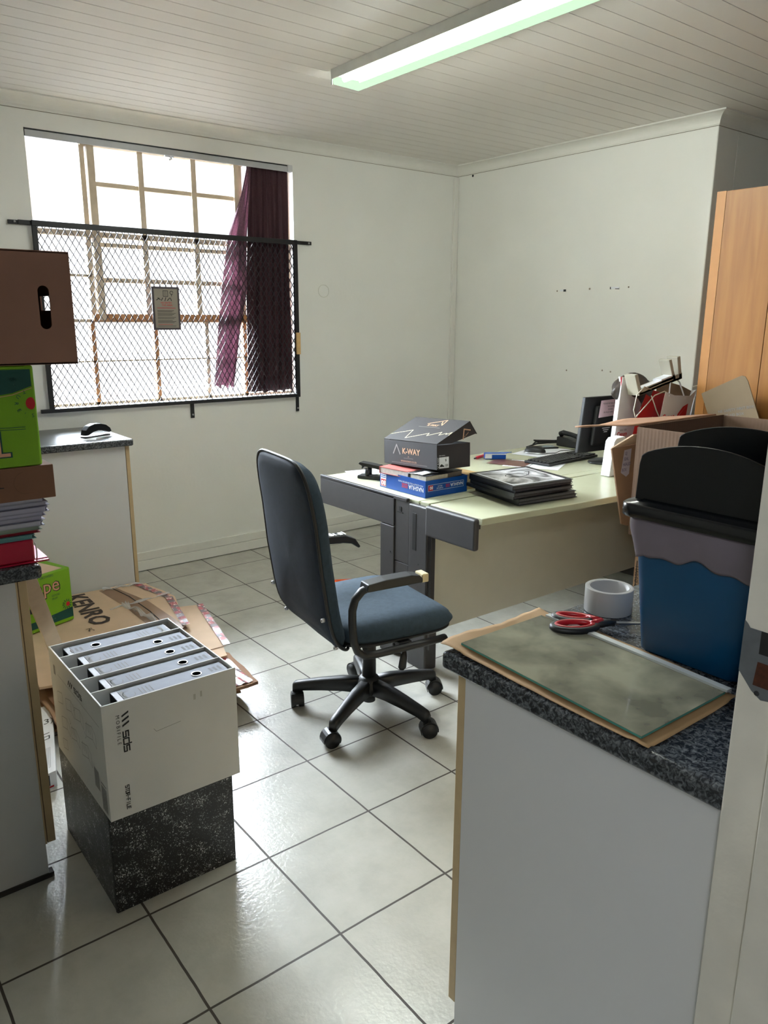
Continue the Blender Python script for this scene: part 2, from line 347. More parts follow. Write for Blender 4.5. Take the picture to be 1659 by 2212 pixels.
hb(1.55, 1.488, 1.515, .2, M_rust, a=.284)
struct(mb.build('window_1'))
win = bpy.data.objects['window_1']
mb = MB(glass_mat('window_glass')); mb.box(.93, 2.405, .308, .311, WZ0+.02, WZ1-.016); mb.build('window_glass', win)
mb = MB(M_steel); mb.tube([(1.655, .272, 2.298), (1.66, .262, 2.285), (1.672, .262, 2.27), (1.655, .262, 2.262)], .006); mb.box(1.635, 1.685, .262, .275, 2.278, 2.296); mb.build('window_catch', win, bevel=.002)
mb = MB(M_wall); mb.box(WX0, WX1, YB+.001, .29, WZ0-.001, WZ0+.006); mb.build('window_sill', win)
# door frame jamb with strike plate
M_jamb = mat('door_frame_enamel', (222, 217, 204), .4, var=.05, scale=18, bump=.2, bscale=90)
mb = MB(M_jamb); mb.box(.655, .70, -3.655, -3.597, 0, 2.04); mb.box(.640, .70, -3.82, -3.650, 0, 2.04); mb.box(-.44, .70, -3.82, -3.597, 2.04, 2.08); mb.box(-.46, -.42, -3.82, -3.597, 0, 2.08)
dj = struct(mb.build('door_1', bevel=.002))
mb = MB(mat('strike_bare_steel', (104, 108, 112), .45, metal=.3, var=.1, scale=60), mat('rust_dark', (70, 34, 14), .9, var=.3, scale=150))
F = face((.655, -3.597, 1.0), (0, -1, 0), (0, 0, 1), .0006)
mb.poly(F, [(.0005, .098), (.005, .094), (.008, .090), (.030, .090), (.052, .088), (.052, .010), (.030, .006), (.018, .014), (.004, .030), (.0005, .034)], MC['strike_bare_steel'])
F = face((.655, -3.597, 1.0), (0, -1, 0), (0, 0, 1), .0012)
mb.poly(F, [(.0215, .090), (.05, .090), (.05, .062), (.0215, .062)], M_black); mb.poly(F, [(.0215, .052), (.043, .052), (.043, .022), (.019, .022)], MC['rust_dark'])
mb.build('strike_plate', dj)
mb = MB(M_ink); mb.cyl((.6535, -3.622, 1.013), (.655, -3.622, 1.013), .003); mb.build('strike_screw', dj)

# ================================================================== CEILING LIGHT
t = thing('fluorescent_light', 'long fluorescent batten light with glowing wraparound diffuser on the boarded ceiling', 'ceiling light', (1.925, -1.75, 2.40))
mb = MB(mat('batten_white', (226, 228, 224), .4)); mb.box(1.862, 1.988, -2.53, -1.020, 2.443, ZC); mb.box(1.848, 1.853, -2.54, -1.012, 2.420, ZC); mb.box(1.994, 2.002, -2.54, -1.012, 2.432, ZC); mb.box(1.848, 2.002, -1.016, -1.010, 2.438, ZC); mb.build('light_housing', t, bevel=.002)
mb = MB(emis('diffuser_glow', (.66, 1.0, .66), LAMP*.4, .35))
prof = [(1.852, 2.436), (1.858, 2.402), (1.99, 2.398), (1.998, 2.436)]
for a, b in zip(prof, prof[1:]):
    mb.verts([(a[0], -1.016, a[1]), (b[0], -1.016, b[1]), (b[0], -2.53, b[1]), (a[0], -2.53, a[1])], [(0, 1, 2, 3)])
mb.verts([(a[0], -1.016, a[1]) for a in prof], [(0, 1, 2, 3)]); mb.verts([(a[0], -2.53, a[1]) for a in prof], [(0, 1, 2, 3)])
mb.build('diffuser', t)
for xx in (1.892,):
    mb = MB(emis('tube_glow', (.95, 1, .93), LAMP*130)); mb.cyl((xx, -1.05, 2.423), (xx, -2.5, 2.423), .013); mb.build('fluorescent_tube', t)
mb = MB(mat('batten_end', (150, 160, 140), .5)); mb.box(1.850, 1.8515, -1.018, -1.010, 2.40, 2.458); mb.build('end_bracket', t)

# ================================================================== WINDOW FITTINGS
t = thing('curtain_rail', 'long white curtain track box across the top of the window', 'curtain rail', (1.667, YB+.02, 2.284))
mb = MB(mat('rail_aluminium', (196, 198, 200), .4)); mb.box(.920, 2.414, YB+.006, YB+.040, 2.286, 2.312); mb.box(.920, 2.414, YB+.002, YB+.008, 2.280, 2.286); mb.build('track', t, bevel=.001)
mb = MB(M_black); mb.box(.918, 2.416, YB+.004, YB+.042, 2.312, 2.3175); mb.build('track_gap_shadow', t)  # black strip stands in for the shadowed gap above the track
mb = MB(M_white); mb.box(2.385, 2.416, YB-.006, YB+.044, 2.283, 2.318); mb.build('end_cap', t, bevel=.003)
mb = MB(M_black); mb.box(.9175, .9215, YB, YB+.044, 2.282, 2.318); mb.build('end_cap', t)
# curtain
def curtain_mat():
    m = mat('curtain_maroon', (66, 40, 46), .85, var=.25, scale=300, trans=.18); return m
M_cur = curtain_mat()
M_cur2 = mat('curtain_maroon_backlit', (136, 104, 118), .85, var=.4, scale=240, trans=.46)  # paler copy of the maroon cloth, backlit glow painted into its colour
t = thing('curtain', 'maroon patterned curtain bunched at the right side of the window behind the mesh screen', 'curtain', (2.2, .262, .98))
def lerp(a, b, k): return a+(b-a)*k
def curt(xs_l, xs_r, zt, zb, nf, amp, yc, ph=0):
    def fn(u, v):
        z = lerp(zt, zb(v) if callable(zb) else zb, u); x0, x1 = xs_l(u), xs_r(u)
        a = amp*(.35+.65*min(1, u*2.2))
        return (lerp(x0, x1, v)+.004*math.sin(9*u+v*20), yc+a*math.sin(v*nf*2*math.pi+ph+1.2*u)+.3*a*math.sin(v*nf*4.7*math.pi+3*u), z)
    return fn
def piece(pts):
    def g(u):
        for (a, x), (b, y) in zip(pts, pts[1:]):
            if u <= b: return lerp(x, y, (u-a)/(b-a))
        return pts[-1][1]
    return g
mb = MB(M_cur); mb.grid(curt(piece([(0, 2.125), (.3, 2.118), (1, 2.085)]), piece([(0, 2.395), (1, 2.408)]), 2.288, lambda v: .992+.006*math.sin(v*30), 6, .012, .262), 60, 140); mb.build('curtain_panel', t, solid=.0012)
mb = MB(M_cur2); mb.grid(curt(piece([(0, 2.128), (.12, 2.085), (.31, 1.995), (.5, 1.955), (.75, 1.90), (1, 1.858)]), piece([(0, 2.15), (.31, 2.115), (.55, 2.10), (.75, 2.03), (1, 1.982)]), 2.288, lambda v: 1.035+.012*math.sin(v*17), 2.2, .012, .256, 1), 60, 80); mb.build('pulled_back_edge', t, solid=.0012)


# expanded mesh security screen
t = thing('mesh_security_screen', 'black steel expanded mesh security screen bolted over the lower window', 'window screen', (1.665, .222, .96))
fm = MB(M_blackm)
GX0, GX1, GZ0, GZ1 = .905, 2.424, .952, 1.888
fm.box(GX0, GX0+.024, .208, .222, GZ0, GZ1); fm.box(GX1-.026, GX1, .204, .222, GZ0, GZ1)
fm.box(.80, GX0, .222, .232, 1.872, 1.892); fm.box(GX0-.06, 2.535, .219, .2245, 1.874, 1.894); fm.box(GX0, GX1, .206, .219, 1.868, 1.896)
fm.box(.86, GX1, .206, .222, .952, .972)
fm.build('screen_frame', t, bevel=.002)
for (x0, x1, z0, z1) in ((1.686, 1.708, .868, .956), (2.404, 2.424, .86, .956)):
    mb = MB(M_blackm); mb.box(x0, x1, .224, .234, z0, z1); tb = mb.build('fixing_lug', t, bevel=.002)
    mb = MB(M_steel); mb.cyl(((x0+x1)/2, .220, z0+.02), ((x0+x1)/2, .226, z0+.02), .0055, n=10); mb.build('bolt', tb)
for x in (.83, 2.515):
    mb = MB(M_steel); mb.cyl((x, .217, 1.884), (x, .222, 1.884), .0055, n=10); mb.build('bolt', t)
mb = MB(mat('expanded_metal', (28, 26, 34), .5, var=.1))
dx, dz = .0332, .0555; X0, X1, Z0, Z1 = GX0+.022, GX1-.024, GZ0+.016, GZ1-.016
def clipline(x, z, sx):
    # walk from (x,z) along (sx*dx, dz)/2 inside the rectangle
    t0, t1 = -1e9, 1e9
    for p, d, lo, hi in ((x, sx*dx/2, X0, X1), (z, dz/2, Z0, Z1)):
        a, b = sorted(((lo-p)/d, (hi-p)/d)); t0, t1 = max(t0, a), min(t1, b)
    return (t0, t1) if t1 > t0 else None
n = int((X1-X0)/dx)+int((Z1-Z0)/dz)+3
for sgn in (1, -1):
    for k in range(-n, n+int((X1-X0)/dx)):
        x = X0+dx*k; c = clipline(x, Z0, sgn)
        if c: mb.bar((x+sgn*dx/2*c[0], .2155, Z0+dz/2*c[0]), (x+sgn*dx/2*c[1], .2155, Z0+dz/2*c[1]), .0030, .0035, up=(0, 1, 0))
k = 0; z = Z0
while z < Z1-.004:
    x = X0+(dx/2 if k % 2 else 0)
    while x < X1-.004:
        mb.box(x-.0022, x+.0022, .2135, .2175, z-.005, z+.005); x += dx
    z += dz/2; k += 1
mb.build('expanded_mesh', t)
# sign on the mesh
t = thing('notice_sign', 'small grey printed notice plate hanging on the window mesh screen', 'sign', (1.567, .206, 1.372))
mb = MB(mat('sign_frame', (74, 66, 72), .6)); mb.box(1.487, 1.645, .203, .210, 1.370, 1.600); mb.build('sign_frame', t, bevel=.001)
mb = MB(mat('sign_plate', (150, 142, 130), .7)); mb.box(1.499, 1.633, .2015, .203, 1.381, 1.589); fcx = mb.build('sign_plate', t)
mb = MB(M_ink, M_red); F = face((1.499, .2015, 1.381), (1, 0, 0), (0, 0, 1))
mb.line(F, [(.052, .168), (.052, .198), (.078, .198), (.078, .168)], .003, M_ink, True); mb.line(F, [(.06, .172), (.06, .195)], .002, M_ink); mb.line(F, [(.068, .172), (.068, .195)], .002, M_ink)
mb.line(F, [(.10+.009*math.cos(a*.7), .188+.009*math.sin(a*.7)) for a in range(9)], .003, M_ink); mb.line(F, [(.10, .178), (.10, .170)], .003, M_ink)
for k, (a, b) in enumerate([((.012, .148), (.028, .158)), ((.04, .146), (.048, .160)), ((.06, .144), (.066, .162)), ((.074, .146), (.088, .160)), ((.092, .160), (.098, .146)), ((.02, .16), (.034, .15))]): mb.line(F, [a, b], .004, M_ink)
mb.text('NO ENTRY', F(.035, .130), (1, 0, 0), (0, 0, 1), .013, M_red, .01); mb.text('THIS AREA', F(.04, .117), (1, 0, 0), (0, 0, 1), .013, M_red, .01)
for i, zz in enumerate((.106, .092, .086, .078, .072, .066, .056, .050, .040, .034, .028, .018, .010)):
    mb.line(F, [(.014, zz), (.118-.01*((i*7) % 3), zz)], .0028 if i in (0, 1) else .0022, M_red if i == 0 or i == 11 else M_ink)
mb.build('sign_print', t)
mb = MB(mat('pine_block', (214, 176, 120), .6, var=.1, scale=40)); mb.box(2.396, 2.424, .190, .203, 1.218, 1.350)
tag(mb.build('wooden_block', bevel=.002), 'small pale wooden block fixed on the right side bar of the window screen', 'wooden block')
# wall fixings
def wtag(mb, lbl, g=None, nm='wall_fixing', **k): return tag(mb.build(nm, **k), lbl, 'wall fixing', g)
mb = MB(M_paper, M_ink); mb.box(XR-.004, XR, -.757, -.727, 1.609, 1.620, M_paper); mb.box(XR-.006, XR, -.772, -.757, 1.607, 1.620, M_ink); wtag(mb, 'small white fixing strip with a black end, left of two on the right wall')
mb = MB(M_paper, M_ink); mb.box(XR-.005, XR, -1.163, -1.107, 1.614, 1.626, M_paper); mb.box(XR-.006, XR, -1.107, -1.102, 1.613, 1.626, M_ink); mb.box(XR-.006, XR, -1.163, -1.138, 1.613, 1.616, M_ink); wtag(mb, 'longer white fixing strip with dark ends, right of two on the right wall')
M_hole = mat('screw_hole', (150, 140, 124), .9)
for y, z, r, l in ((-.703, 1.612, .005, 'small screw hole left of the two fixing strips on the right wall'), (-.952, 1.619, .006, 'small screw hole midway between the two fixing strips on the right wall'), (-1.226, 1.622, .005, 'small screw hole right of the longer fixing strip on the right wall'), (.088, 2.388, .008, 'dark screw hole just below the cornice near the corner of the right wall'), (-1.086, 1.140, .005, 'left of a pair of screw holes low on the right wall'), (-1.146, 1.135, .005, 'right of a pair of screw holes low on the right wall'), (-.815, 1.126, .005, 'lone screw hole left of the low pair on the right wall')):
    mb = MB(M_ink if r > .007 else M_hole); mb.cyl((XR-.0015, y, z), (XR, y, z), r, n=10); tag(mb.build('screw_hole'), l, 'screw hole')
mb = MB(mat('ring_mark', (214, 214, 202), .7)); 
mb.tube([(2.63+.04*math.cos(a*math.pi/20), YB-.0004, 1.605+.038*math.sin(a*math.pi/20)) for a in range(40)], .0014, closed=True, n=6); tag(mb.build('filled_hole_ring'), 'faint round plastered ring mark on the window wall beside the screen', 'wall mark')

# ================================================================== KITCHEN UNITS
def worktop(name, x0, x1, y0, y1, lab, z0=.831, z1=.865, roundx=None, nosey=None):
    mb = MB(M_counter); mb.box(x0, x1, y0, y1, z0, z1); return tag(mb.build(name, bevel=.009, seg=4), lab, 'worktop')
# left unit
t = thing('base_cabinet', 'white base cabinet at left edge of frame under the tall pile of boxes', 'cabinet', (-.08, -1.5, 0))
mb = MB(M_white); mb.box(-.35, .183, -2.090, -2.072, .012, .831); mb.box(-.35, .183, -.92, -.902, .012, .831); mb.box(-.35, -.334, -2.07, -.92, .012, .831); mb.box(-.334, .183, -2.072, -.92, .09, .106); mb.box(-.334, .14, -2.072, -.92, .80, .83)
mb.build('carcass', t)
mb = MB(M_edge); mb.box(.183, .187, -2.0905, -2.072, .1, .831); mb.build('edge_strip', t)
for a, b in ((-2.088, -1.502), (-1.498, -.905)):
    mb = MB(M_edge, M_white); mb.box(.189, .209, a, b, .1, .826, M_edge); d = mb.build('door', t, bevel=.001)
mb = MB(mat('dirty_foot', (60, 56, 54), .9)); mb.box(-.35, .195, -2.094, -2.07, 0, .014); mb.build('plinth', t)
worktop('worktop', -.36, .238, -2.128, -.89, 'dark speckled worktop at left edge of frame holding the tall pile of boxes')
# rear unit under the window
t = thing('base_cabinet', 'plain white base cabinet standing against the wall under the window', 'cabinet', (.7, -.03, 0))
mb = MB(M_white); mb.box(.3, 1.098, -.303, -.285, .0, .831); mb.box(.3, .318, -.285, .23, 0, .831); mb.box(.318, 1.098, .214, .23, 0, .831); mb.box(.318, 1.098, -.285, .214, .09, .106); mb.build('carcass', t)
mb = MB(M_edge); mb.box(1.101, 1.119, -.303, .225, .02, .828); mb.build('door', t, bevel=.001)
worktop('worktop', .25, 1.133, -.333, YB, 'speckled worktop under the window with a black stapler on it')
# right unit
t = thing('base_cabinet', 'large white base cabinet in right foreground beside the door frame', 'cabinet', (1.0, -3.35, 0))
mb = MB(M_white); mb.box(.697, .715, -3.597, -3.098, .0, .831); mb.box(1.88, 1.898, -3.597, -3.098, 0, .831); mb.box(.715, 1.88, -3.597, -3.098, .09, .106); mb.box(.715, 1.88, -3.597, -3.585, .106, .831); mb.build('carcass', t)
for a, b in ((.698, 1.096), (1.100, 1.496), (1.500, 1.898)):
    mb = MB(M_edge); mb.box(a, b, -3.096, -3.078, .1, .826); mb.build('door', t, bevel=.001)
worktop('worktop', .664, 1.93, -3.597, -3.066, 'dark speckled worktop in right foreground with the glass sheet and scissors')

# ================================================================== SPECKLED STAND + FILE BOX
t = thing('display_plinth', 'black and white speckled box stand on the floor under the grey file carton', 'stand', (.442, -2.12, 0))
mb = MB(M_plinth)
mb.box(.280, .605, -2.330, -2.312, 0, .278); mb.box(.2805, .296, -2.312, -1.915, 0, .278); mb.box(.589, .605, -2.312, -1.915, 0, .278); mb.box(.296, .589, -1.930, -1.915, 0, .278); mb.box(.296, .589, -2.312, -1.93, .262, .278)
mb.build('plinth_body', t, bevel=.0015)
mb = MB(M_black); mb.box(.2785, .2805, -2.328, -2.322, .002, .276); mb.build('edge_trim', t)
bx0, bx1, by0, by1, bz0, bz1 = .276, .614, -2.358, -1.938, .2785, .578
t = thing('file_carton', 'grey-white open carton holding five lever arch files on the speckled stand', 'carton', (.445, -2.148, bz0))
mb = MB(M_boxw, mat('board_edge_white', (244, 244, 242), .7)); w = .004
mb.box(bx0, bx1, by0, by0+w, bz0, bz1); mb.box(bx0, bx1, by1-w, by1, bz0, bz1); mb.box(bx0, bx0+w, by0+w, by1-w, bz0, bz1); mb.box(bx1-w, bx1, by0+w, by1-w, bz0, bz1-.002); mb.box(bx0+w, bx1-w, by0+w, by1-w, bz0, bz0+w)
mb.box(bx0+.0005, bx0+w-.0003, by0+w, by1-w, bz1, bz1+.0006, MC['board_edge_white']); mb.box(bx1-w, bx1-.001, by0+w, by1-w, bz1-.002, bz1-.001, MC['board_edge_white'])
mb.build('carton_body', t)
ys = [by0+w+(by1-by0-2*w)*k/5 for k in range(6)]
for k in range(1, 5):
    mb = MB(M_boxw); mb.box(bx0+w, bx1-w, ys[k]-.0017, ys[k]+.0017, bz0+w, bz1-.002); mb.build('divider', t)
mb = MB(M_ink, M_inkg)
F = face((bx0, by0, bz0), (1, 0, 0), (0, 0, 1))
# rotated logo, reading downwards
def vtext(s, u, v, size, bold=0, m=M_ink, sx=1): mb.text(s, F(u, v), (0, 0, -1), (1, 0, 0), size, m, bold, sx=sx)
for k in range(3):
    v = .270-.0125*k; mb.poly(F, [(.0445, v-.006), (.0445, v-.011), (.061, v-.0025), (.061, v+.0025)], M_ink)
def pl(pts, w=.0028): mb.line(F, pts, w, M_ink)
def gl(l, o, s):   # squared letters drawn reading downwards: x' -> -v, y' -> u
    G = {'s': [[(1, 1), (0, 1), (0, .5), (1, .5), (1, 0), (0, 0)]], 'd': [[(1, 1.45), (1, 0), (0, 0), (0, 1), (.8, 1)]], 'T': [[(0, 1), (1, 1)], [(.5, 1), (.5, 0)]], 'O': [[(0, 0), (1, 0), (1, 1), (0, 1), (0, -.08)]], 'R': [[(0, 0), (0, 1), (1, 1), (1, .5), (0, .5)], [(.5, .5), (1, 0)]],
         'S': [[(1, 1), (0, 1), (0, .5), (1, .5), (1, 0), (0, 0)]], '-': [[(.1, .5), (.9, .5)]], 'F': [[(0, 0), (0, 1), (1, 1)], [(0, .5), (.8, .5)]], 'I': [[(.5, 0), (.5, 1)]], 'L': [[(0, 1), (0, 0), (1, 0)]], 'E': [[(1, 1), (0, 1), (0, 0), (1, 0)], [(0, .5), (.8, .5)]]}
    for st in G[l]: pl([(o[0]+q*s[1], o[1]-p*s[0]) for p, q in st], s[2])
for i, l in enumerate('sds'): gl(l, (.045, .222-.0185*i), (.0145, .0125, .0032))
mb.build('logo_print', t); mb = MB(M_ink)
for i, l in enumerate('STOR-FILE'): gl(l, (.040, .082-.0072*i), (.0055, .0085, .0018))
mb.build('name_lettering', t); mb = MB(M_ink); vtext('M O B I F I L E', .031, .268, .0125, 0); mb.build('logo_lettering', t); mb = MB(M_ink, M_inkg)
mb.line(F, [(.118, .205), (.124, .196)], .0008, M_inkg); mb.line(F, [(.124, .196), (.186, .202)], .0007, M_ink)
mb.build('crease_mark', t); mb = MB(M_inkg)
mb.poly(F, [(.222, .262), (.228, .262), (.228, .247), (.222, .247)], mat('smudge_grey', (176, 176, 172), .8)); mb.poly(F, [(.240, .265), (.245, .265), (.245, .25), (.240, .25)], MC['smudge_grey'])
mb.build('smudge_mark', t); mb = MB(M_ink, M_inkg)
# left side drawing: folding instructions
F = face((bx0, by1, bz0), (0, -1, 0), (0, 0, 1))
M_draw = mat('print_light_grey', (140, 141, 142), .8)
mb.line(F, [(.07, .245), (.395, .238)], .0012, M_draw)
mb.poly(F, [(.035, .262), (.05, .262), (.05, .235), (.035, .235)], M_draw)
for k in range(3): mb.poly(F, [(.160+.013*k, .252), (.166+.013*k, .252), (.176+.013*k, .268), (.170+.013*k, .268)], M_ink)
def gl2(l, o, s):
    for st in {'s': [[(1, 1), (0, 1), (0, .5), (1, .5), (1, 0), (0, 0)]], 'd': [[(1, 1.45), (1, 0), (0, 0), (0, 1), (.8, 1)]]}[l]: mb.line(F, [(o[0]+p*s[0], o[1]+q*s[1]) for p, q in st], s[2], M_ink)
for i, l in enumerate('sds'): gl2(l, (.212+.022*i, .253), (.016, .012, .003))
mb.text('MOBIFILE', F(.163, .246), (0, -1, 0), (0, 0, 1), .006, M_draw)
random.seed(3)
def iso(u, v, s, st):
    mb.line(F, [(u, v), (u+s, v+s*.25), (u+s, v-s*.45), (u, v-s*.7)], .0014, M_draw, True)
    if st > 0: mb.line(F, [(u+s, v+s*.25), (u+s*1.5, v), (u+s*1.5, v-s*.7), (u+s, v-s*.45)], .0014, M_draw)
    if st > 1:
        for q in range(3): mb.line(F, [(u+s*.2+q*s*.25, v+s*.15), (u+s*.2+q*s*.25, v-s*.3)], .0022, M_draw)
for i, (u, v, s, st) in enumerate([(.05, .19, .045, 0), (.125, .2, .045, 1), (.20, .205, .045, 1), (.285, .20, .05, 2), (.07, .125, .045, 1), (.15, .128, .045, 2), (.235, .125, .05, 2), (.06, .055, .04, 0)]): iso(u, v, s, st)
for a in ((.19, .21), (.27, .17), (.14, .15)): mb.line(F, [a, (a[0]+.012, a[1]-.01), (a[0]+.004, a[1]-.016)], .0014, M_draw)
for k in range(6): mb.line(F, [(.325+.006*k, .10), (.325+.006*k, .05)], .0035, M_draw)
mb.build('instruction_drawing', t); mb = MB(M_draw, M_inkg)
for k in range(9): mb.line(F, [(.372+.004*k, .075), (.372+.004*k, .012)], .0026 if k % 3 else .0032, M_draw)
mb.line(F, [(.372, .083), (.405, .083)], .003, M_inkg)
mb.build('barcode', t)
# five lever arch files, spines up
M_fblack = mat('file_black', (30, 30, 32), .5); M_spine = mat('file_spine_grey', (150, 155, 168), .8, var=.03, scale=50)
positions = ['nearest the camera', 'second from the near side', 'in the middle', 'second from the far side', 'at the far end, turned round']
def make_file(k):
    yc = (ys[k]+ys[k+1])/2-.003; x0, x1 = bx0+.045, bx1-.008; flip = (k == 4)
    if flip: x0, x1 = bx0+.032, bx1-.022
    zt = bz1-.009; hw = .034
    t = thing('lever_arch_file', 'grey-spined lever arch file %s in the grey file carton' % positions[k], 'file', ((x0+x1)/2, yc, bz0+.005), 0, 'lever arch files in the carton')
    mb = MB(M_fblack); mb.box(x0, x1, yc-hw, yc-hw+.003, bz0+.005, zt); mb.box(x0, x1, yc+hw-.003, yc+hw, bz0+.005, zt); mb.box(x0, x1, yc-hw, yc+hw, zt-.003, zt); mb.build('cover', t, bevel=.0012)
    mb = MB(M_paper); mb.box(x0+.01, x1-.01, yc-hw+.006, yc+hw-.01, bz0+.02, zt-.03); mb.build('paper_block', t)
    hx = x1-.078 if not flip else x0+.078
    mb = MB(M_spine); mb.box(x0+.016, x1-.004, yc-hw+.004, yc+hw-.005, zt, zt+.0006); sp = mb.build('spine_label', t)
    mb = MB(M_inkg, M_draw, M_fblack); F = face((x0, yc-hw, zt+.0006), (1, 0, 0), (0, 1, 0))
    sx = (lambda u: u) if not flip else (lambda u: (x1-x0)-u)
    mb.line(F, [(sx(.034+.014*math.cos(a/3)), .030+.018*math.sin(a/3)) for a in range(4, 20)], .002, M_draw)
    for q in range(4): mb.line(F, [(sx(.062+.009*q), .014), (sx(.062+.009*q), .048)], .0022, M_draw)
    mb.build('label_logo', sp); mb = MB(M_inkg, M_draw)
    for q in range(3): mb.line(F, [(sx(.245+.012*q), .024), (sx(.245+.012*q), .044)], .006, M_inkg)
    mb.build('label_code', sp); mb = MB(M_draw)
    mb.poly(F, [(sx(.016), .006), (sx(.026), .006), (sx(.026), .056), (sx(.016), .056)], M_draw)
    mb.build('label_end_band', sp)
    mb = MB(M_steel); mb.lathe([(.0105, 0), (.0105, .0012), (.0135, .0014), (.0135, 0)], (hx, yc, zt+.0006), n=24); rg = mb.build('finger_ring', t)
    mb = MB(mat('hole_dark', (4, 4, 5), .95)); mb.lathe([(0, .0011), (.0105, .0011)], (hx, yc, zt+.0006), n=24); mb.build('finger_hole', rg)

for k in range(5): make_file(k)

# ================================================================== LEFT PILE ON WORKTOP
M_pink = mat('binder_red', (168, 10, 50), .35); M_pinkl = mat('binder_pink', (206, 60, 120), .35)
t = thing('ring_binder', 'crimson ring binder at the bottom of the pile on the left worktop', 'binder', (.08, -1.96, .8655))
mb = MB(M_pink); mb.box(-.12, .262, -2.105, -1.82, .8655, .8695); mb.build('lower_cover', t, bevel=.001)
mb = MB(M_pink); mb.box(-.12, .232, -2.100, -1.82, .8700, .9230); mb.build('spine', t, bevel=.004)
mb = MB(M_steel)
for k in range(9): mb.tube([(.2345+.003*math.cos(a), -2.095+.030*k, .885+.024*math.sin(a)+.006) for a in (-1.2, -.6, 0, .6, 1.2)], .0016, n=6)
mb.build('ring_coil', t)
mb = MB(M_pinkl); mb.box(.2345, .262, -2.09, -1.85, .8700, .8712); mb.build('inner_flap', t)
fold = [(.924, .010, .240, (96, 146, 150), 'teal'), (.935, .007, .252, (140, 16, 40), 'dark red'), (.943, .009, .256, (138, 152, 140), 'pale green'), (.953, .011, .262, (158, 160, 176), 'white'), (.965, .010, .266, (166, 166, 186), 'white'), (.976, .009, .268, (160, 160, 182), 'white'), (.986, .012, .276, (150, 150, 172), 'white'), (.999, .009, .279, (166, 168, 188), 'white'), (1.009, .010, .272, (158, 160, 180), 'white')]
nth = {3: 'lowest of six in the stack', 4: 'second from bottom of six', 5: 'third from bottom of six', 6: 'third from top of six', 7: 'second from top of six', 8: 'topmost of six, right under the brown box'}
for i, (z, h, xr, c, nm) in enumerate(fold):
    lab = '%s document folder in the left pile%s' % (nm, (', '+nth[i]) if i in nth else (' just above the crimson binder' if i == 0 else ' between the teal and pale green ones' if i == 1 else ' just above the dark red one'))
    t = thing('document_folder', lab, 'folder', (.06, -1.95, z-.0005), 0, 'document folders in the left pile')
    y0 = -2.098+.004*((i*5) % 3)
    mb = MB(mat('folder_%s_%d' % (nm.replace(' ', '_'), i), c, .7)); mb.box(-.13, xr, y0, -1.80, z, z+.0012); mb.box(-.13, xr-.003, y0+.001, -1.80, z+h-.0014, z+h-.0002); mb.build('folder_cover', t)
    mb = MB(mat('pages_%d' % i, tuple(min(255, x+24) for x in c) if i > 2 else c, .8)); mb.grid(lambda u, v: (xr-.004-.006*math.sin(math.pi*v)*(.4+.6*abs(math.sin(u*9+i))), y0+.003+.29*u, z+.0012+(h-.003)*v), 16, 5)
    mb.box(-.128, xr-.009, y0+.002, -1.802, z+.0012, z+h-.0014); mb.build('pages', t)
t = thing('shoe_box', 'flat plain brown carton between the document folders and the green fruit box', 'box', (.07, -1.94, 1.0195))
mb = MB(mat('kraft_brown', (124, 88, 68), .8, var=.05)); mb.box(-.13, .292, -2.104, -1.80, 1.0195, 1.0985); mb.build('box_body', t, bevel=.0015)
mb = MB(M_ink, M_draw); F = face((-.13, -2.104, 1.0195), (1, 0, 0), (0, 0, 1)); mb.text('L', F(.298, .034), (1, 0, 0), (0, 0, 1), .026, M_ink); 
mb.line(F, [(.358+.026*math.cos(a*.35), .042+.026*math.sin(a*.35)) for a in range(5, 15)], .001, mat('emboss', (104, 74, 58), .8)); mb.build('box_print', t)
# green fruit carton, upside down
t = thing('fruit_carton', 'green apple carton standing upside down in the left pile under the big brown box', 'box', (.06, -1.94, 1.099))
gx1 = .270; gz0, gz1 = 1.099, 1.330
mb = MB(M_green); mb.box(-.14, gx1, -2.104, -1.80, gz0, gz1); mb.build('box_body', t, bevel=.006, seg=3)
mb = MB(M_dgreen, M_ink, M_red, mat('letter_peach', (214, 160, 130), .6)); F = face((-.14, -2.104, gz0), (1, 0, 0), (0, 0, 1), .0008)
mb.poly(F, [(.008, .160), (.30, .162), (.36, .170), (.402, .184), (.402, .222), (.008, .222)], M_dgreen)
mb.line(F, [(.008, .156), (.30, .158), (.36, .166), (.402, .180)], .0015, MC['letter_peach'])
mb.text('Tru-', (F(.345, .083)), (-1, 0, 0), (0, 0, -1), .082, M_dgreen, .035)
F2 = face((-.14, -2.104, gz0), (1, 0, 0), (0, 0, 1), .0016)
mb.text('Tru-', (F2(.3435, .082)), (-1, 0, 0), (0, 0, -1), .080, MC['letter_peach'], .004)
for a, b, c_, d in ((.22, .315, .10, .112), (.22, .315, .114, .13), (.22, .315, .134, .156)): mb.line(F, [(a, c_), (b, c_), (b, d), (a, d)], .001, M_dgreen, True)
mb.line(F, [(.22, .094), (.38, .092)], .0012, M_dgreen); mb.line(F, [(.22, .089), (.38, .087)], .0012, M_dgreen)
for k, ch in enumerate("NATURE'S"):
    a = math.radians(35+k*34); c0 = (.395, .145); r = .032
    if c0[0]+r*math.cos(a) < .405: mb.text(ch, F(c0[0]+r*math.cos(a), c0[1]+r*math.sin(a)), (-math.sin(a), 0, math.cos(a)), (-math.cos(a), 0, -math.sin(a)), .012, M_dgreen)
mb.poly(F, [(.398+.012*math.cos(a*math.pi/10)*(.7 if math.cos(a*math.pi/10) > 0 else 1), .145+.014*math.sin(a*math.pi/10)) for a in range(20)], M_red)
mb.text('1257', F(.375, .204), (-1, 0, 0), (0, 0, -1), .01, mat('print_teal', (90, 140, 136), .6)); mb.text('A', F(.37, .190), (-1, 0, 0), (0, 0, -1), .009, MC['print_teal'])
mb.build('box_print', t)
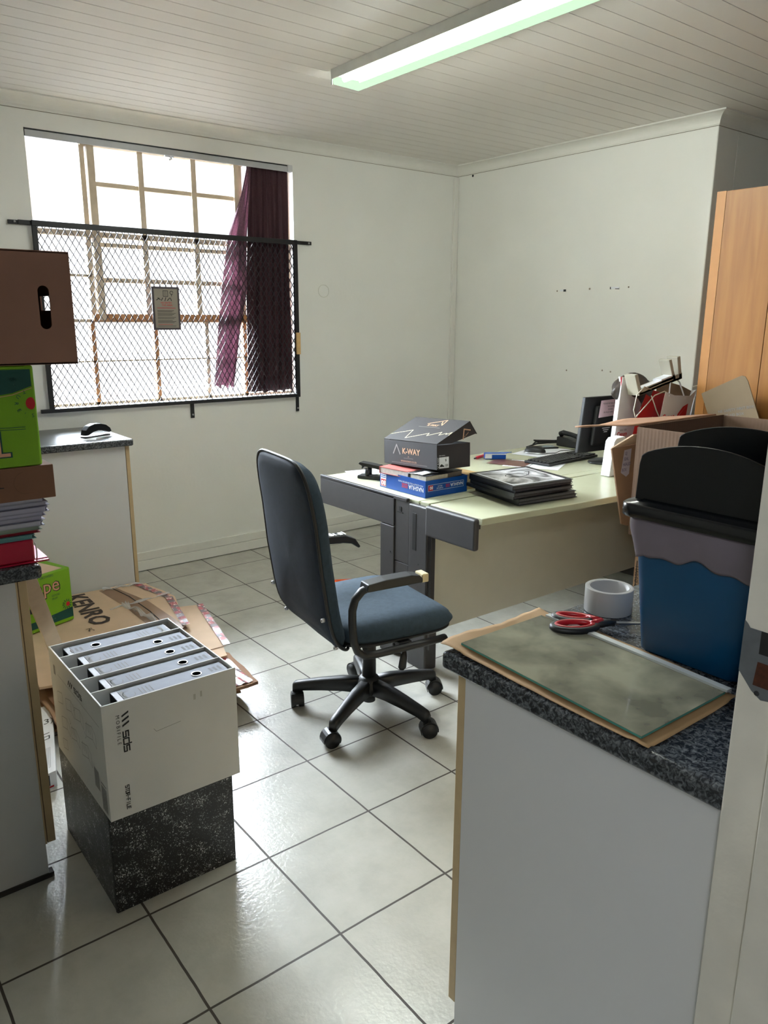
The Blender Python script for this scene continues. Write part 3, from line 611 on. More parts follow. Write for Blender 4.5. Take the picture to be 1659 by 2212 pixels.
# big brown carton with hand hole
t = thing('brown_carton', 'large dark brown carton with an oval hand hole on top of the left pile', 'box', (.12, -1.94, 1.331))
M_bb = mat('carton_dark_brown', (150, 112, 96), .85, var=.04)
def holed(mb, x0, x1, z0, z1, y, th, hx, hz, hw, hh, topslope=0):
    # wall panel in the xz plane with a rounded slot
    outer = []; inner = []; N = 24
    for k in range(N):
        a = 2*math.pi*(k+.5)/N; c, s_ = math.cos(a), math.sin(a)
        inner.append((hx+hw*c, hz+(hh-hw)*(1 if s_ > 0 else -1)+hw*s_))
        ox, oz = hx+10*c, hz+10*s_; tt = min(((x1-hx)/c if c > 0 else (x0-hx)/c), ((z1-hz)/s_ if s_ > 0 else (z0-hz)/s_)); outer.append((hx+c*tt, hz+s_*tt))
    corners = [(x1, z1), (x0, z1), (x0, z0), (x1, z0)]
    for yy in (y, y+th):
        for k in range(N):
            j = (k+1) % N; a0, a1 = outer[k], outer[j]; pts = [inner[k], a0]
            for cx, cz in corners:
                if (abs(a0[0]-cx) < 1e-6 and abs(a1[1]-cz) < 1e-6) or (abs(a1[0]-cx) < 1e-6 and abs(a0[1]-cz) < 1e-6):
                    if abs(a0[0]-a1[0]) > 1e-6 and abs(a0[1]-a1[1]) > 1e-6: pts.append((cx, cz))
            pts += [a1, inner[j]]; mb.verts([(p[0], yy, p[1]) for p in pts], [tuple(range(len(pts)))])
    for k in range(N):
        j = (k+1) % N; mb.verts([(inner[k][0], y, inner[k][1]), (inner[j][0], y, inner[j][1]), (inner[j][0], y+th, inner[j][1]), (inner[k][0], y+th, inner[k][1])], [(0, 1, 2, 3)])
        mb.verts([(outer[k][0], y, outer[k][1]), (outer[j][0], y, outer[j][1]), (outer[j][0], y+th, outer[j][1]), (outer[k][0], y+th, outer[k][1])], [(0, 1, 2, 3)])
mb = MB(M_bb); zx0, zx1, zz0, zz1 = -.03, .371, 1.331, 1.578
holed(mb, zx0, zx1, zz0, zz1, -2.104, .004, .3085, 1.457, .0125, .048); mb.box(zx0, zx1, -1.80, -1.796, zz0, zz1)
mb.box(zx0, zx0+.004, -2.10, -1.80, zz0, zz1); mb.box(zx1-.004, zx1, -2.10, -1.99, zz0, zz1); mb.box(zx1-.004, zx1, -1.85, -1.80, zz0, zz1); mb.box(zx1-.004, zx1, -1.99, -1.85, zz0, 1.452); mb.box(zx1-.004, zx1, -1.99, -1.85, 1.487, zz1); mb.box(zx0, zx1, -2.104, -1.796, zz0-.001, zz0+.003); mb.box(zx0, zx1, -2.104, -1.796, zz1-.002, zz1+.002)
mb.build('box_body', t)

# ================================================================== REAR WORKTOP ITEMS
t = thing('stapler', 'black curved stapler on the worktop under the window', 'stapler', (1.0, -.15, .865))
mb = MB(M_black); mb.prism([(.945, -.205, .866), (1.085, -.150, .866), (1.085, -.150, .874), (.945, -.205, .874)], (-.014, .034, 0)); mb.build('stapler_base', t, bevel=.002)
M_lid0 = mat('stapler_black', (8, 8, 9), .6, spec=.2)
arc = [(.945, .880), (.952, .905), (.972, .924), (1.0, .932), (1.035, .930), (1.065, .920), (1.085, .904), (1.092, .886), (1.080, .882), (1.055, .893), (1.02, .898), (.99, .893), (.965, .880)]
mb = MB(M_lid0); mb.prism([(x, -.21+(x-.945)*.39, z) for x, z in arc], (-.014, .036, 0)); mb.build('stapler_arm', t, bevel=.003)
for i, (x, y, a, w, h, l) in enumerate(((1.0, -.14, 8, .20, .13, 'white paper sheet under the black stapler'), (.92, -.20, -20, .15, .10, 'small white paper left of the black stapler'))):
    mb = MB(M_paper); X = Matrix.Translation((x, y, .8655+.0006*(1-i))) @ RZ(a); mb.box(-w/2, w/2, -h/2, h/2, 0, .0004, X=X); tag(mb.build('paper_sheet'), l, 'paper')

# ================================================================== FLOOR: CARDBOARD PILE, GREEN BOX, WHITE BOX, LATH
M_tapebr = mat('brown_packing_tape', (136, 104, 78), .35); 
def tape_mat():
    m = mat('fragile_tape', (230, 220, 220), .3); nt = m.node_tree; b = nt.nodes['Principled BSDF']; tc = nt.nodes.new('ShaderNodeTexCoord')
    ch = nt.nodes.new('ShaderNodeTexChecker'); ch.inputs['Scale'].default_value = 26; ch.inputs['Color1'].default_value = srgb((176, 84, 92)); ch.inputs['Color2'].default_value = srgb((112, 100, 104))
    nt.links.new(tc.outputs['Object'], ch.inputs['Vector'])
    n = nt.nodes.new('ShaderNodeTexNoise'); n.inputs['Scale'].default_value = 60; nt.links.new(tc.outputs['Object'], n.inputs['Vector'])
    rp = ramp(nt, [(.58, (0, 0, 0)), (.64, (255, 255, 255))]); nt.links.new(n.outputs['Fac'], rp.inputs['Fac'])
    mx = nt.nodes.new('ShaderNodeMix'); mx.data_type = 'RGBA'; nt.links.new(rp.outputs['Color'], mx.inputs[0]); nt.links.new(ch.outputs['Color'], mx.inputs[6]); mx.inputs[7].default_value = srgb((228, 206, 200)); nt.links.new(mx.outputs[2], b.inputs['Base Color'])
    return m
M_frag = tape_mat()
M_clear = mat('clear_plastic_film', (250, 250, 252), .15); MC['clear_plastic_film'].node_tree.nodes['Principled BSDF'].inputs['Alpha'].default_value = .35
random.seed(11)
def sheet(z, pts, th=.006, warp=.004, m=M_card, nm='flattened_carton', sd=0):
    """flattened double-wall carton: polygon outline with thickness and slight warp"""
    mb = MB(m); P = []
    n = len(pts)
    for i in range(n):
        a, b = Vector(pts[i]), Vector(pts[(i+1) % n]); k = max(1, int((b-a).length/.05))
        for j in range(k):
            p = a.lerp(b, j/k); q = Vector((p.x, p.y)); P.append((q.x+.003*math.sin(31*q.y+sd), q.y+.003*math.sin(27*q.x+sd)))
    mb.prism([(x, y, z+warp*math.sin(5*x+3*y+sd)) for x, y in P], (0, 0, th))
    return mb
lays = [(.004, [(.42, -1.40), (1.02, -1.52), (1.12, -.55), (.50, -.36)], M_cardd), (.016, [(.40, -1.36), (1.06, -1.50), (1.15, -.62), (.46, -.36)], M_cardd), (.030, [(.42, -1.42), (1.05, -1.46), (1.10, -.50), (.44, -.40)], M_card), (.044, [(.41, -1.36), (1.08, -1.53), (1.14, -.60), (.45, -.38)], M_cardd), (.058, [(.40, -1.44), (1.03, -1.50), (1.12, -.52), (.42, -.37)], M_card), (.072, [(.42, -1.38), (1.07, -1.56), (1.13, -.62), (.46, -.36)], M_cardd)]
ords = ['lowest', 'second from the floor', 'third from the floor', 'fourth from the floor', 'fifth from the floor', 'sixth from the floor']
for i, (z, pts, m) in enumerate(lays):
    tag(sheet(z, pts, .010, .0015, m, sd=i).build('flattened_carton'), 'flattened brown carton, %s in the cardboard pile near the left cabinet' % ords[i], 'flattened carton', 'flattened cartons on the floor')
# raised corner carton with shiny tape (lower right)
t = thing('flattened_carton', 'tape-covered flattened carton whose torn corner sticks out at the right of the pile', 'flattened carton', (1.0, -1.3, .084), 0, 'flattened cartons on the floor')
sheet(.086, [(.70, -1.48), (.985, -1.60), (1.085, -1.60), (1.115, -1.30), (1.02, -1.12), (.66, -1.1)], .012, .002, M_cardd, sd=3).build('board', t)
mb = MB(M_frag); mb.grid(lambda u, v: (lerp(.985, 1.065, u)+.02*v, lerp(-1.59, -1.31, v), .1015+.0025*math.sin(u*14+v*9)), 10, 14); mb.build('shiny_tape', t)
# middle carton reaching furthest right with fragile tape edge
t = thing('flattened_carton', 'flattened carton with a red and white tape strip along its right edge', 'flattened carton', (1.0, -.9, .100), 0, 'flattened cartons on the floor')
B = [(.60, -1.32), (1.085, -1.345), (1.125, -1.20), (1.255, -.755), (1.20, -.735), (.70, -.60)]
sheet(.104, B, .009, .002, M_cardl, sd=2).build('board', t)
mb = MB(M_frag); mb.grid(lambda u, v: (lerp(1.112, 1.222, v)+.030*u, lerp(-1.25, -.755, v)-.006*u, .1165+.002*math.sin(v*20)), 4, 18); mb.build('tape_strip', t)
mb = MB(MC['cardboard_brown']); mb.box(.72, 1.12, -1.262, -1.258, .1135, .1150); mb.build('crease', t)
# top carton with printing
t = thing('flattened_carton', 'topmost flattened carton printed with large black letters and crossed by brown tape', 'flattened carton', (.8, -.7, .118), 0, 'flattened cartons on the floor')
TT = [(.40, -1.22), (.82, -1.30), (1.04, -1.02), (1.175, -.62), (1.130, -.345), (1.09, -.312), (.45, -.312)]
zt = .1335
sheet(.122, TT, .0095, .0015, M_cardl, sd=5).build('board', t)
mb = MB(M_tapebr); mb.verts([(.905, -.33, zt), (.985, -.33, zt), (1.045, -.62, zt), (1.055, -1.0, zt), (.93, -1.14, zt), (.93, -.62, zt)], [(0, 1, 2, 5), (5, 2, 3, 4)]); mb.build('brown_tape', t)
mb = MB(M_frag); mb.grid(lambda u, v: (lerp(1.10, 1.155, v) + (.035*u if v < .97 else .02*u) - .03, lerp(-.335, -.62, v) if True else 0, .1350+.0015*math.sin(v*40)), 3, 20); mb.grid(lambda u, v: (lerp(1.125, 1.045, v)+.035*u, lerp(-.62, -1.0, v), .1352+.0018*math.sin(v*33)), 3, 20); mb.build('tape_strip', t)
mb = MB(mat('carton_print_dark', (64, 52, 46), .8)); mb.text('KENRO', (.748, -.320, zt+.0006), (-.02, -1, 0), (1, -.02, 0), .125, MC['carton_print_dark'], .03, sx=1.05)
mb.text('FC', (.70, -.78, zt+.0006), (.12, -1, 0), (1, .12, 0), .035, MC['carton_print_dark']); mb.build('carton_lettering', t)
mb = MB(M_ink); mb.tube([(.97, -.34, zt+.0005), (.995, -.50, zt+.0005), (1.0, -.75, zt+.0005), (.985, -1.05, zt+.0005)], .0022, n=6); mb.build('seam_slit', t)
def film(nm, u0, u1, w, h, sd):
    mb = MB(M_clear, MC['paper_white']); u0, u1 = Vector(u0), Vector(u1); d = (u1-u0); s_ = d.normalized().cross(Vector((0, 0, 1)))
    mb.grid(lambda u, v: u0+d*u+s_*w*(v-.5)*(.6+.4*math.sin(u*11+sd))+Vector((0, 0, h*abs(math.sin(u*9+sd)*math.sin(v*7+u*5+sd))+.001)), 26, 8); return mb.build(nm, t, solid=0)
film('clear_tape', (.92, -.34, zt), (1.13, -.36, zt), .03, .012, 1); film('clear_tape', (.93, -.62, zt+.001), (.98, -.98, zt+.001), .035, .03, 2); film('clear_tape', (.86, -.62, zt), (1.17, -.58, zt), .02, .010, 3); film('clear_tape', (.80, -1.06, zt), (1.02, -1.0, zt), .03, .012, 4)

# small green carton on the pile
t = thing('fruit_carton', 'green apple carton with hand hole standing on the cardboard pile on the floor', 'box', (.55, -.55, .134))
P0 = Vector((.245, -.80, .134)); d1 = Vector((.700, -.635, .134))-P0; d1.normalize(); n1 = Vector((-d1.y, d1.x, 0)); L1 = .482; dep = .25; hh = .245
skew = Vector((-.004, 0, 0))
mb = MB(M_green); mb.obox(P0, d1*L1, n1*dep, Vector((0, 0, hh))); mb.build('box_body', t, bevel=.006, seg=2)
mb = MB(M_dgreen, MC['letter_peach'], M_ink, M_red, mat('box_peach', (226, 196, 170), .6), mat('box_teal', (66, 140, 124), .6)); F = face(P0, d1, (0, 0, 1), .0008)
mb.poly(F, [(.01, .018), (L1-.004, .018), (L1-.004, .062), (L1-.16, .050), (.01, .046)], M_dgreen)
mb.text('Cape', F(L1-.235, .158), d1, (0, 0, 1), .090, M_ink, .03, sx=.95); F2 = face(P0, d1, (0, 0, 1), .0016); mb.text('Cape', F2(L1-.2335, .159), d1, (0, 0, 1), .088, MC['letter_peach'], .0, sx=.95)
mb.text('FRUIT GROWERS', F(L1-.19, .226), d1, (0, 0, 1), .014, M_dgreen); mb.text('PRODUCE', F(L1-.22, .138), d1, (0, 0, 1), .013, M_dgreen)
mb.text('GOOD', F(L1-.10, .135), d1, (0, 0, 1), .013, M_dgreen); mb.text('FRUIT', F(L1-.10, .121), d1, (0, 0, 1), .011, M_dgreen)
mb.poly(F2, [(L1-.205+.05*q[0], .102+.012*q[1]) for q in [(0, -1), (1, -1), (1.2, 0), (1, 1), (0, 1), (-.2, 0)]], M_ink)
for k in range(12):
    a = k*math.pi/6; mb.line(F, [(L1-.03+.014*math.cos(a), .082+.014*math.sin(a)), (L1-.03+.022*math.cos(a), .082+.022*math.sin(a))], .003, M_dgreen)
mb.poly(F2, [(L1-.026+.009*math.cos(a*math.pi/8), .082+.010*math.sin(a*math.pi/8)) for a in range(16)], M_red)
mb.text('PRODUCT OF', F(L1-.16, .044), d1, (0, 0, 1), .010, MC['print_teal']); mb.text('SOUTH AFRICA', F(L1-.16, .032), d1, (0, 0, 1), .010, MC['print_teal'])
F = face(P0+Vector((0, 0, hh)), d1, n1, .0008); mb.poly(F, [(.01, .01), (L1-.03, .01), (L1-.04, .17), (.01, .17)], MC['box_peach']); F = face(P0+Vector((0, 0, hh)), d1, n1, .0014); mb.poly(F, [(.02, .06), (L1-.10, .06), (L1-.05, .15), (.02, .15)], MC['box_teal'])
mb.build('box_print', t)
# slim white carton lying beside the left cabinet
t = thing('white_carton', 'slim white printed carton lying on the floor beside the left cabinet door', 'box', (.32, -1.45, 0))
Q0 = Vector((.225, -1.700, .001)); dd = Vector((.115, .46, 0)); dn = Vector((.094, .02, 0))
mb = MB(M_paper); mb.obox(Q0, dn, dd, Vector((0, 0, .055))); mb.build('box_body', t, bevel=.001)
mb = MB(M_ink, M_red, M_draw); F = face(Q0, dn, (0, 0, 1), .0008); mb.poly(F, [(.01, .012), (.074, .012), (.074, .048), (.01, .048)], M_ink); mb.poly(F, [(.01, .004), (.085, .004), (.085, .010), (.01, .010)], M_red)
F = face(Q0+Vector((0, 0, .055)), dn, dd, .0008)
for k in range(4): mb.line(F, [(.065+.005*k, .03), (.065+.005*k, .16)], .0012, M_draw)
mb.line(F, [(.055, .22), (.080, .22), (.080, .24), (.055, .24)], .004, M_ink, True); mb.line(F, [(.055, .26), (.08, .26)], .004, M_ink); mb.text('3)', F(.06, .33), dn, dd, .05, M_ink)
mb.build('box_print', t)
mb = MB(mat('lath_wood', (186, 164, 136), .7, var=.08, scale=20)); mb.bar((.2155, -2.062, .822), (.465, -1.46, .141), .040, .012, up=(0, 1, 0)); tag(mb.build('wooden_lath', bevel=.001), 'pale wooden lath leaning from the left worktop edge down onto the cardboard pile', 'wood batten')
mb = MB(mat('orange_plastic', (255, 92, 10), .5)); mb.prism([(2.08, -.56, .001), (2.33, -.69, .001), (2.15, -.90, .001), (1.98, -.85, .001)], (0, 0, .004)); tag(mb.build('orange_folder'), 'orange plastic folder on the floor behind the office chair', 'folder')

# ================================================================== OFFICE CHAIR
CH = thing('office_chair', 'high-backed dark teal office chair on a five-star castor base, facing the desk', 'office chair', (1.395, -1.885, 0), -8)
def CB(mb, name, parent=None, **k): return mb.build(name, parent or CH, local=True, **k)
# star base, arms at 63 + 72k degrees in the world -> +8 in chair space
mb = MB(M_black); mb.lathe([(.030, .068), (.045, .075), (.050, .095), (.046, .122), (.034, .138), (.028, .142)], (0, 0, 0)); CB(mb, 'base_hub')
for k in range(5):
    a = math.radians(63+72*k+8); c, s_ = math.cos(a), math.sin(a); tx = Vector((c, s_, 0)); ty = Vector((-s_, c, 0))
    def P(r, y, z): return tx*r+ty*y+Vector((0, 0, z))
    mb = MB(M_black); secs = [(.03, .024, .078, .132), (.10, .022, .080, .130), (.18, .0195, .076, .118), (.25, .018, .070, .105), (.283, .016, .060, .098), (.292, .012, .058, .090)]
    pts = []
    for r, w, z0, z1 in secs: pts += [P(r, -w, z0), P(r, -w*.95, z1-.008), P(r, -w*.6, z1), P(r, w*.6, z1), P(r, w*.95, z1-.008), P(r, w, z0)]
    n = len(secs); F = [(i*6+j, i*6+(j+1) % 6, (i+1)*6+(j+1) % 6, (i+1)*6+j) for i in range(n-1) for j in range(6)]+[tuple(range(6)), tuple(range((n-1)*6, n*6))[::-1]]
    mb.verts(pts, F, smooth=True); arm = CB(mb, 'base_arm')
    # castor
    sw = a+[.5, 1.9, -.7, .9, -.4][k]; wx = Vector((math.cos(sw), math.sin(sw), 0)); wy = Vector((-math.sin(sw), math.cos(sw), 0)); c0 = tx*.278+wx*.012
    mb = MB(M_black)
    for sd in (-1, 1):
        mb.cyl(c0+wy*sd*.006+Vector((0, 0, .0285)), c0+wy*sd*.024+Vector((0, 0, .0285)), .0282, n=22)
    mb.cyl(tx*.278+Vector((0, 0, .04)), tx*.278+Vector((0, 0, .066)), .010)
    N = 12
    for i in range(N):
        a0 = math.radians(-25+215*i/N); a1 = math.radians(-25+215*(i+1)/N)
        q = [c0+wx*(-.0300*math.cos(x))+Vector((0, 0, .0285+.0310*math.sin(x)))+wy*y for x in (a0, a1) for y in (-.022, .022)]
        q2 = [c0+wx*(-.0325*math.cos(x))+Vector((0, 0, .0285+.0335*math.sin(x)))+wy*y for x in (a0, a1) for y in (-.022, .022)]
        mb.verts(q+q2, [(0, 1, 3, 2), (4, 6, 7, 5), (0, 4, 5, 1), (2, 3, 7, 6), (0, 2, 6, 4), (1, 5, 7, 3)])
    CB(mb, 'castor', arm)
mb = MB(M_black); mb.cyl((0, 0, .040), (0, 0, .08), .024); mb.cyl((0, 0, .13), (0, 0, .36), .026, n=24); CB(mb, 'gas_column')
mb = MB(M_black); mb.box(-.10, .12, -.07, .07, .350, .372); mb.box(-.02, .03, -.25, .25, .355, .370); CB(mb, 'seat_mechanism', bevel=.004)
mb = MB(M_black); mb.tube([(.02, -.07, .352), (.05, -.125, .348), (.062, -.15, .335), (.058, -.162, .300), (.050, -.166, .285)], .0045); 
mb.tube([(.052, -.166, .292), (.046, -.169, .270), (.040, -.171, .235), (.038, -.172, .225)], [.007, .015, .017, .008], flat=.5); CB(mb, 'height_lever')
# seat cushion
def sgn(x): return 1 if x >= 0 else -1
def sq(a, e): c, s_ = math.cos(a), math.sin(a); return sgn(c)*abs(c)**e, sgn(s_)*abs(s_)**e
mb = MB(M_fabric); NS = 56; rings = [(.0, .374, 0), (.86, .372, 0), (.955, .380, 0), (1.0, .400, 0), (.99, .422, 0), (.95, .437, 0), (.85, .445, 0), (.6, .447, 0), (.3, .445, 0), (0, .443, 0)]
pts = []
for s_, z, _ in rings:
    for k in range(NS):
        x, y = sq(2*math.pi*k/NS, .42); X = .02+x*.235*s_; Y = y*.245*s_*(1-.05*(x < 0)*abs(x))
        zz = z-(.028*max(0, (X-.12)/.135)**2 if z > .41 else 0)+(.010*(abs(Y)/.245)**2 if z > .44 else 0); pts.append((X, Y, zz))
F = [(i*NS+k, i*NS+(k+1) % NS, (i+1)*NS+(k+1) % NS, (i+1)*NS+k) for i in range(len(rings)-1) for k in range(NS)]
mb.verts(pts, F, smooth=True); CB(mb, 'seat')
mb = MB(M_black); pts = []
for s_, z in ((0, .366), (.93, .366), (.96, .372), (.96, .378), (0, .378)):
    for k in range(NS):
        x, y = sq(2*math.pi*k/NS, .42); pts.append((.02+x*.235*s_, y*.245*s_, z))
mb.verts(pts, [(i*NS+k, i*NS+(k+1) % NS, (i+1)*NS+(k+1) % NS, (i+1)*NS+k) for i in range(4) for k in range(NS)], smooth=True); CB(mb, 'seat_pan')
# backrest: curve in the xz plane, rounded outline
bc = [(-.165, .352), (-.205, .366), (-.238, .395), (-.262, .44), (-.280, .52), (-.298, .64), (-.312, .78), (-.330, .90), (-.348, 1.005)]
def bcurve(u):
    f_ = u*(len(bc)-1); i = min(int(f_), len(bc)-2); k = f_-i
    p0, p1, p2, p3 = bc[max(i-1, 0)], bc[i], bc[i+1], bc[min(i+2, len(bc)-1)]
    cr_ = lambda a, b, c, d: .5*((2*b)+(-a+c)*k+(2*a-5*b+4*c-d)*k*k+(-a+3*b-3*c+d)*k**3)
    return Vector((cr_(p0[0], p1[0], p2[0], p3[0]), 0, cr_(p0[1], p1[1], p2[1], p3[1])))
us = [i/60 for i in range(61)]; L = [0]
for a, b in zip(us, us[1:]): L.append(L[-1]+(bcurve(b)-bcurve(a)).length)
TL = L[-1]
def cu_at(s_):
    for i in range(60):
        if s_ <= L[i+1]: return bcurve(lerp(us[i], us[i+1], (s_-L[i])/(L[i+1]-L[i])))
    return bcurve(1)
def back(s1, s2, thf, thb, m, scale=1.0, name='b'):
    """solid of revolution-like pad: outline is a superellipse in (arc length, width)"""
    mb = MB(m); N = 64; R = [(0, thf), (.5, thf*1.0), (.8, thf*.93), (.93, thf*.78), (.985, thf*.5), (1.0, thf*.12), (1.0, -thb*.2), (.97, -thb*.8), (.9, -thb), (.5, -thb), (0, -thb)]
    cs = (s1+s2)/2; hs = (s2-s1)/2; pts = []
    for r, d in R:
        for k in range(N):
            x, y = sq(2*math.pi*k/N, .36); s_ = cs+hs*x*r*scale; wv = .222-.008*max(0, x); Y = y*wv*r*scale
            s_c = min(max(s_, 0), TL-1e-5); p = cu_at(s_c); q = cu_at(min(s_c+.01, TL-1e-6)); o_ = cu_at(max(s_c-.01, 0)); tg = (q-o_).normalized(); nn = Vector((tg.z, 0, -tg.x))
            p = p+tg*(s_-s_c)+nn*(d+.010*(abs(Y)/.22)**2); pts.append((p.x, Y, p.z))
    mb.verts(pts, [(i*N+k, i*N+(k+1) % N, (i+1)*N+(k+1) % N, (i+1)*N+k) for i in range(len(R)-1) for k in range(N)], smooth=True); return mb
CB(back(.012, TL-.004, .058, -.004, M_fabric, .985), 'backrest')
shell = CB(back(0, TL, .0, .012, M_backf, .99), 'back_shell')
mb = MB(M_black); N = 80; pts = []
for k in range(N):
    x, y = sq(2*math.pi*k/N, .36); s_ = TL/2+TL/2*x; p = cu_at(min(max(s_, 0), TL-1e-5)); pts.append((p.x+.004, y*(.224-.008*max(0, x)), p.z))
mb.tube(pts, .0055, closed=True, n=8); CB(mb, 'edge_piping')
for (s_, y) in ((TL*.10, -.205), (TL*.27, -.212), (TL*.10, .205), (TL*.27, .212)):
    p = cu_at(s_); mb = MB(M_steel, M_black); mb.cyl((p.x-.018, y, p.z), (p.x-.008, y, p.z), .007, n=12); mb.cyl((p.x-.0185, y, p.z), (p.x-.0178, y, p.z), .003, M_black, n=8); CB(mb, 'screw', shell)
# arms
for sd in (-1, 1):
    y = sd*.268; P_ = [(.155, y, .362), (.05, y, .360), (-.12, y, .360), (-.165, y, .364), (-.192, y, .385), (-.205, y, .42), (-.210, y, .48), (-.210, y, .53), (-.200, y, .565), (-.175, y, .590), (-.14, y, .600)]
    mb = MB(M_black); mb.tube(P_+[(-.02, y, .600), (.0, y, .600)], .0125, n=14, flat=1.3); ar = CB(mb, 'arm_tube')
    mb = MB(M_black)
    prof = [(-.170, .596), (-.165, .616), (-.10, .622), (.00, .622), (.030, .616), (.042, .604), (.042, .598)] if sd < 0 else [(-.170, .600), (-.165, .618), (-.05, .624), (.03, .620), (.075, .600), (.098, .566), (.090, .560), (.06, .582), (.02, .590)]
    mb.prism([(a, y-.026, b) for a, b in prof]+([(.042, y-.026, .590), (-.165, y-.026, .590)] if sd < 0 else []), (0, .052, 0)); pad = CB(mb, 'arm_pad', bevel=.006, seg=3)
    if sd < 0:
        mb = MB(mat('foam_cream', (204, 190, 150), .9, bump=.4, bscale=150)); mb.box(.040, .066, y-.024, y+.024, .588, .618); fm_ = CB(mb, 'exposed_foam', pad, bevel=.004)
    else:
        mb = MB(mat('scratch_white', (210, 210, 206), .8))
        for q in range(7): mb.box(-.09+q*.02, -.084+q*.02+.008*(q % 2), y-.020, y+.012+.008*(q % 3 == 0), .6225, .6246)
        mb.box(-.09, .03, y-.012, y-.010, .6225, .6248); CB(mb, 'scratches', pad)

# ================================================================== DESK
DZ = .72
t = thing('office_desk', 'pale green topped office desk with dark grey leg column and modesty panel', 'desk', (2.7, -1.6, 0))
mb = MB(M_top); mb.box(1.790, 3.62, -1.698, -1.03, DZ-.027, DZ); mb.build('desktop', t, bevel=.003)
mb = MB(M_top); mb.box(1.790, 3.62, -1.758, -1.706, DZ-.026, DZ+.001); mb.build('cable_strip', t, bevel=.002)
mb = MB(M_top)
mb.prism([(1.792, -1.764, DZ-.028), (1.792, -2.056, DZ-.028), (2.04, -2.078, DZ-.028), (2.26, -2.104, DZ-.028), (2.60, -2.128, DZ-.028), (3.27, -2.13, DZ-.028), (3.27, -1.97, DZ-.028), (3.62, -1.97, DZ-.028), (3.62, -1.764, DZ-.028)], (0, 0, .027)); mb.build('front_top', t, bevel=.004, seg=3)
mb = MB(M_panel); mb.box(1.80, 3.62, -1.776, -1.760, .175, DZ-.029); mb.build('modesty_panel', t)
# beam toward the back
mb = MB(M_dgrey); mb.prism([(1.772, -1.00, .700), (1.772, -1.00, .585), (1.772, -1.465, .588), (1.772, -1.557, .588), (1.772, -1.557, .715), (1.772, -1.00, .712)], (.016, 0, 0)); mb.box(1.772, 1.789, -1.64, -1.00, .706, .7205); mb.build('side_beam', t, bevel=.002)
mb = MB(M_dgrey); mb.box(1.772, 1.830, -1.558, -1.465, 0, .585); mb.build('leg_column', t, bevel=.003)
mb = MB(M_dgrey); mb.box(1.776, 1.826, -1.652, -1.560, .44, .706); mb.build('column_cover', t, bevel=.002)
mb = MB(M_dgrey); mb.box(1.776, 1.826, -1.652, -1.560, .07, .437); mb.build('column_cover', t, bevel=.002)
mb = MB(M_black); mb.box(1.780, 1.824, -1.650, -1.561, .02, .068); mb.build('cable_port', t)
mb = MB(M_dgrey, M_black); mb.box(1.770, 1.836, -1.772, -1.656, 0, .706); lg = mb.build('leg_column', t, bevel=.006, seg=3)
mb = MB(M_black); mb.box(1.7690, 1.7712, -1.705, -1.682, .515, .672); mb.build('slot_cover', lg, bevel=.0008)
mb = MB(M_blackm); mb.box(1.7745, 1.7765, -1.602, -1.588, .660, .680); mb.box(1.774, 1.7765, -1.612, -1.578, .654, .657); mb.build('lock_plate', t)
for y, z in ((-1.535, .47), (-1.72, .46)):
    mb = MB(M_black); mb.cyl((1.7692, y, z), (1.773, y, z), .003, n=8); mb.build('screw_hole', t)
mb = MB(M_dgrey); mb.box(1.752, 1.778, -2.058, -1.778, .598, .7215); mb.build('end_cap', t, bevel=.009, seg=4)
mb = MB(M_dgrey); mb.box(1.778, 1.80, -1.79, -1.77, .1, .69); mb.box(1.80, 1.84, -2.00, -1.80, .66, .69); mb.build('top_bracket', t)
mb = MB(M_dgrey); mb.box(3.55, 3.60, -1.74, -1.15, 0, .692); mb.build('leg_column', t, bevel=.003)

# ---- things on the desk
# blue ream box
t = thing('ream_box', 'blue upturned copy paper box holding old books on the desk corner', 'box', (1.955, -1.53, DZ))
M_nb = mat('ream_blue', (10, 74, 156), .35, var=.03); x0, x1, y0, y1, z0, z1 = 1.838, 2.075, -1.680, -1.377, DZ+.001, DZ+.072
mb = MB(M_nb); w = .003
mb.box(x0, x1, y0, y0+w, z0, z1); mb.box(x0, x1, y1-w, y1, z0, z1); mb.box(x0, x0+w, y0+w, y1-w, z0, z1); mb.box(x1-w, x1, y0+w, y1-w, z0, z1); mb.box(x0+w, x1-w, y0+w, y1-w, z0, z0+w); mb.build('box_body', t)
M_nw = mat('print_white', (232, 234, 238), .5)
mb = MB(M_nw, M_red, M_nb); F = face((x0, y1, z0), (0, -1, 0), (0, 0, 1), .0006); F2 = face((x0, y1, z0), (0, -1, 0), (0, 0, 1), .0011)
mb.text('NASHUA', F(.293, .040), (0, 1, 0), (0, 0, -1), .026, M_nw, .02, sx=.93); mb.text('ESSE', F(.190, .040), (0, 1, 0), (0, 0, -1), .026, M_red, .02, sx=.8)
mb.text('HIGH QUALITY MULTIPURPOSE PAPER', F(.290, .050), (0, 1, 0), (0, 0, -1), .0095, M_nw)
mb.poly(F, [(.006, .004), (.044, .004), (.044, .058), (.036, .070), (.006, .070)], M_nw); mb.poly(F2, [(.009, .006), (.042, .006), (.042, .036), (.009, .036)], M_red); mb.text('80', (F2(.042, .030)) + Vector((-.0005, 0, 0)), (0, 1, 0), (0, 0, -1), .030, M_nw, .03)
for k in range(3): mb.line(F2, [(.010, .044+.008*k), (.040, .044+.008*k)], .004, M_nb)
mb.build('front_print', t)
mb = MB(M_nw, M_red, M_nb); F = face((x0, y0, z0), (1, 0, 0), (0, 0, 1), .0006); F2 = face((x0, y0, z0), (1, 0, 0), (0, 0, 1), .0011)
mb.line(F, [(.014, .026), (.215, .026), (.215, .052), (.014, .052)], .0012, M_nw, True)
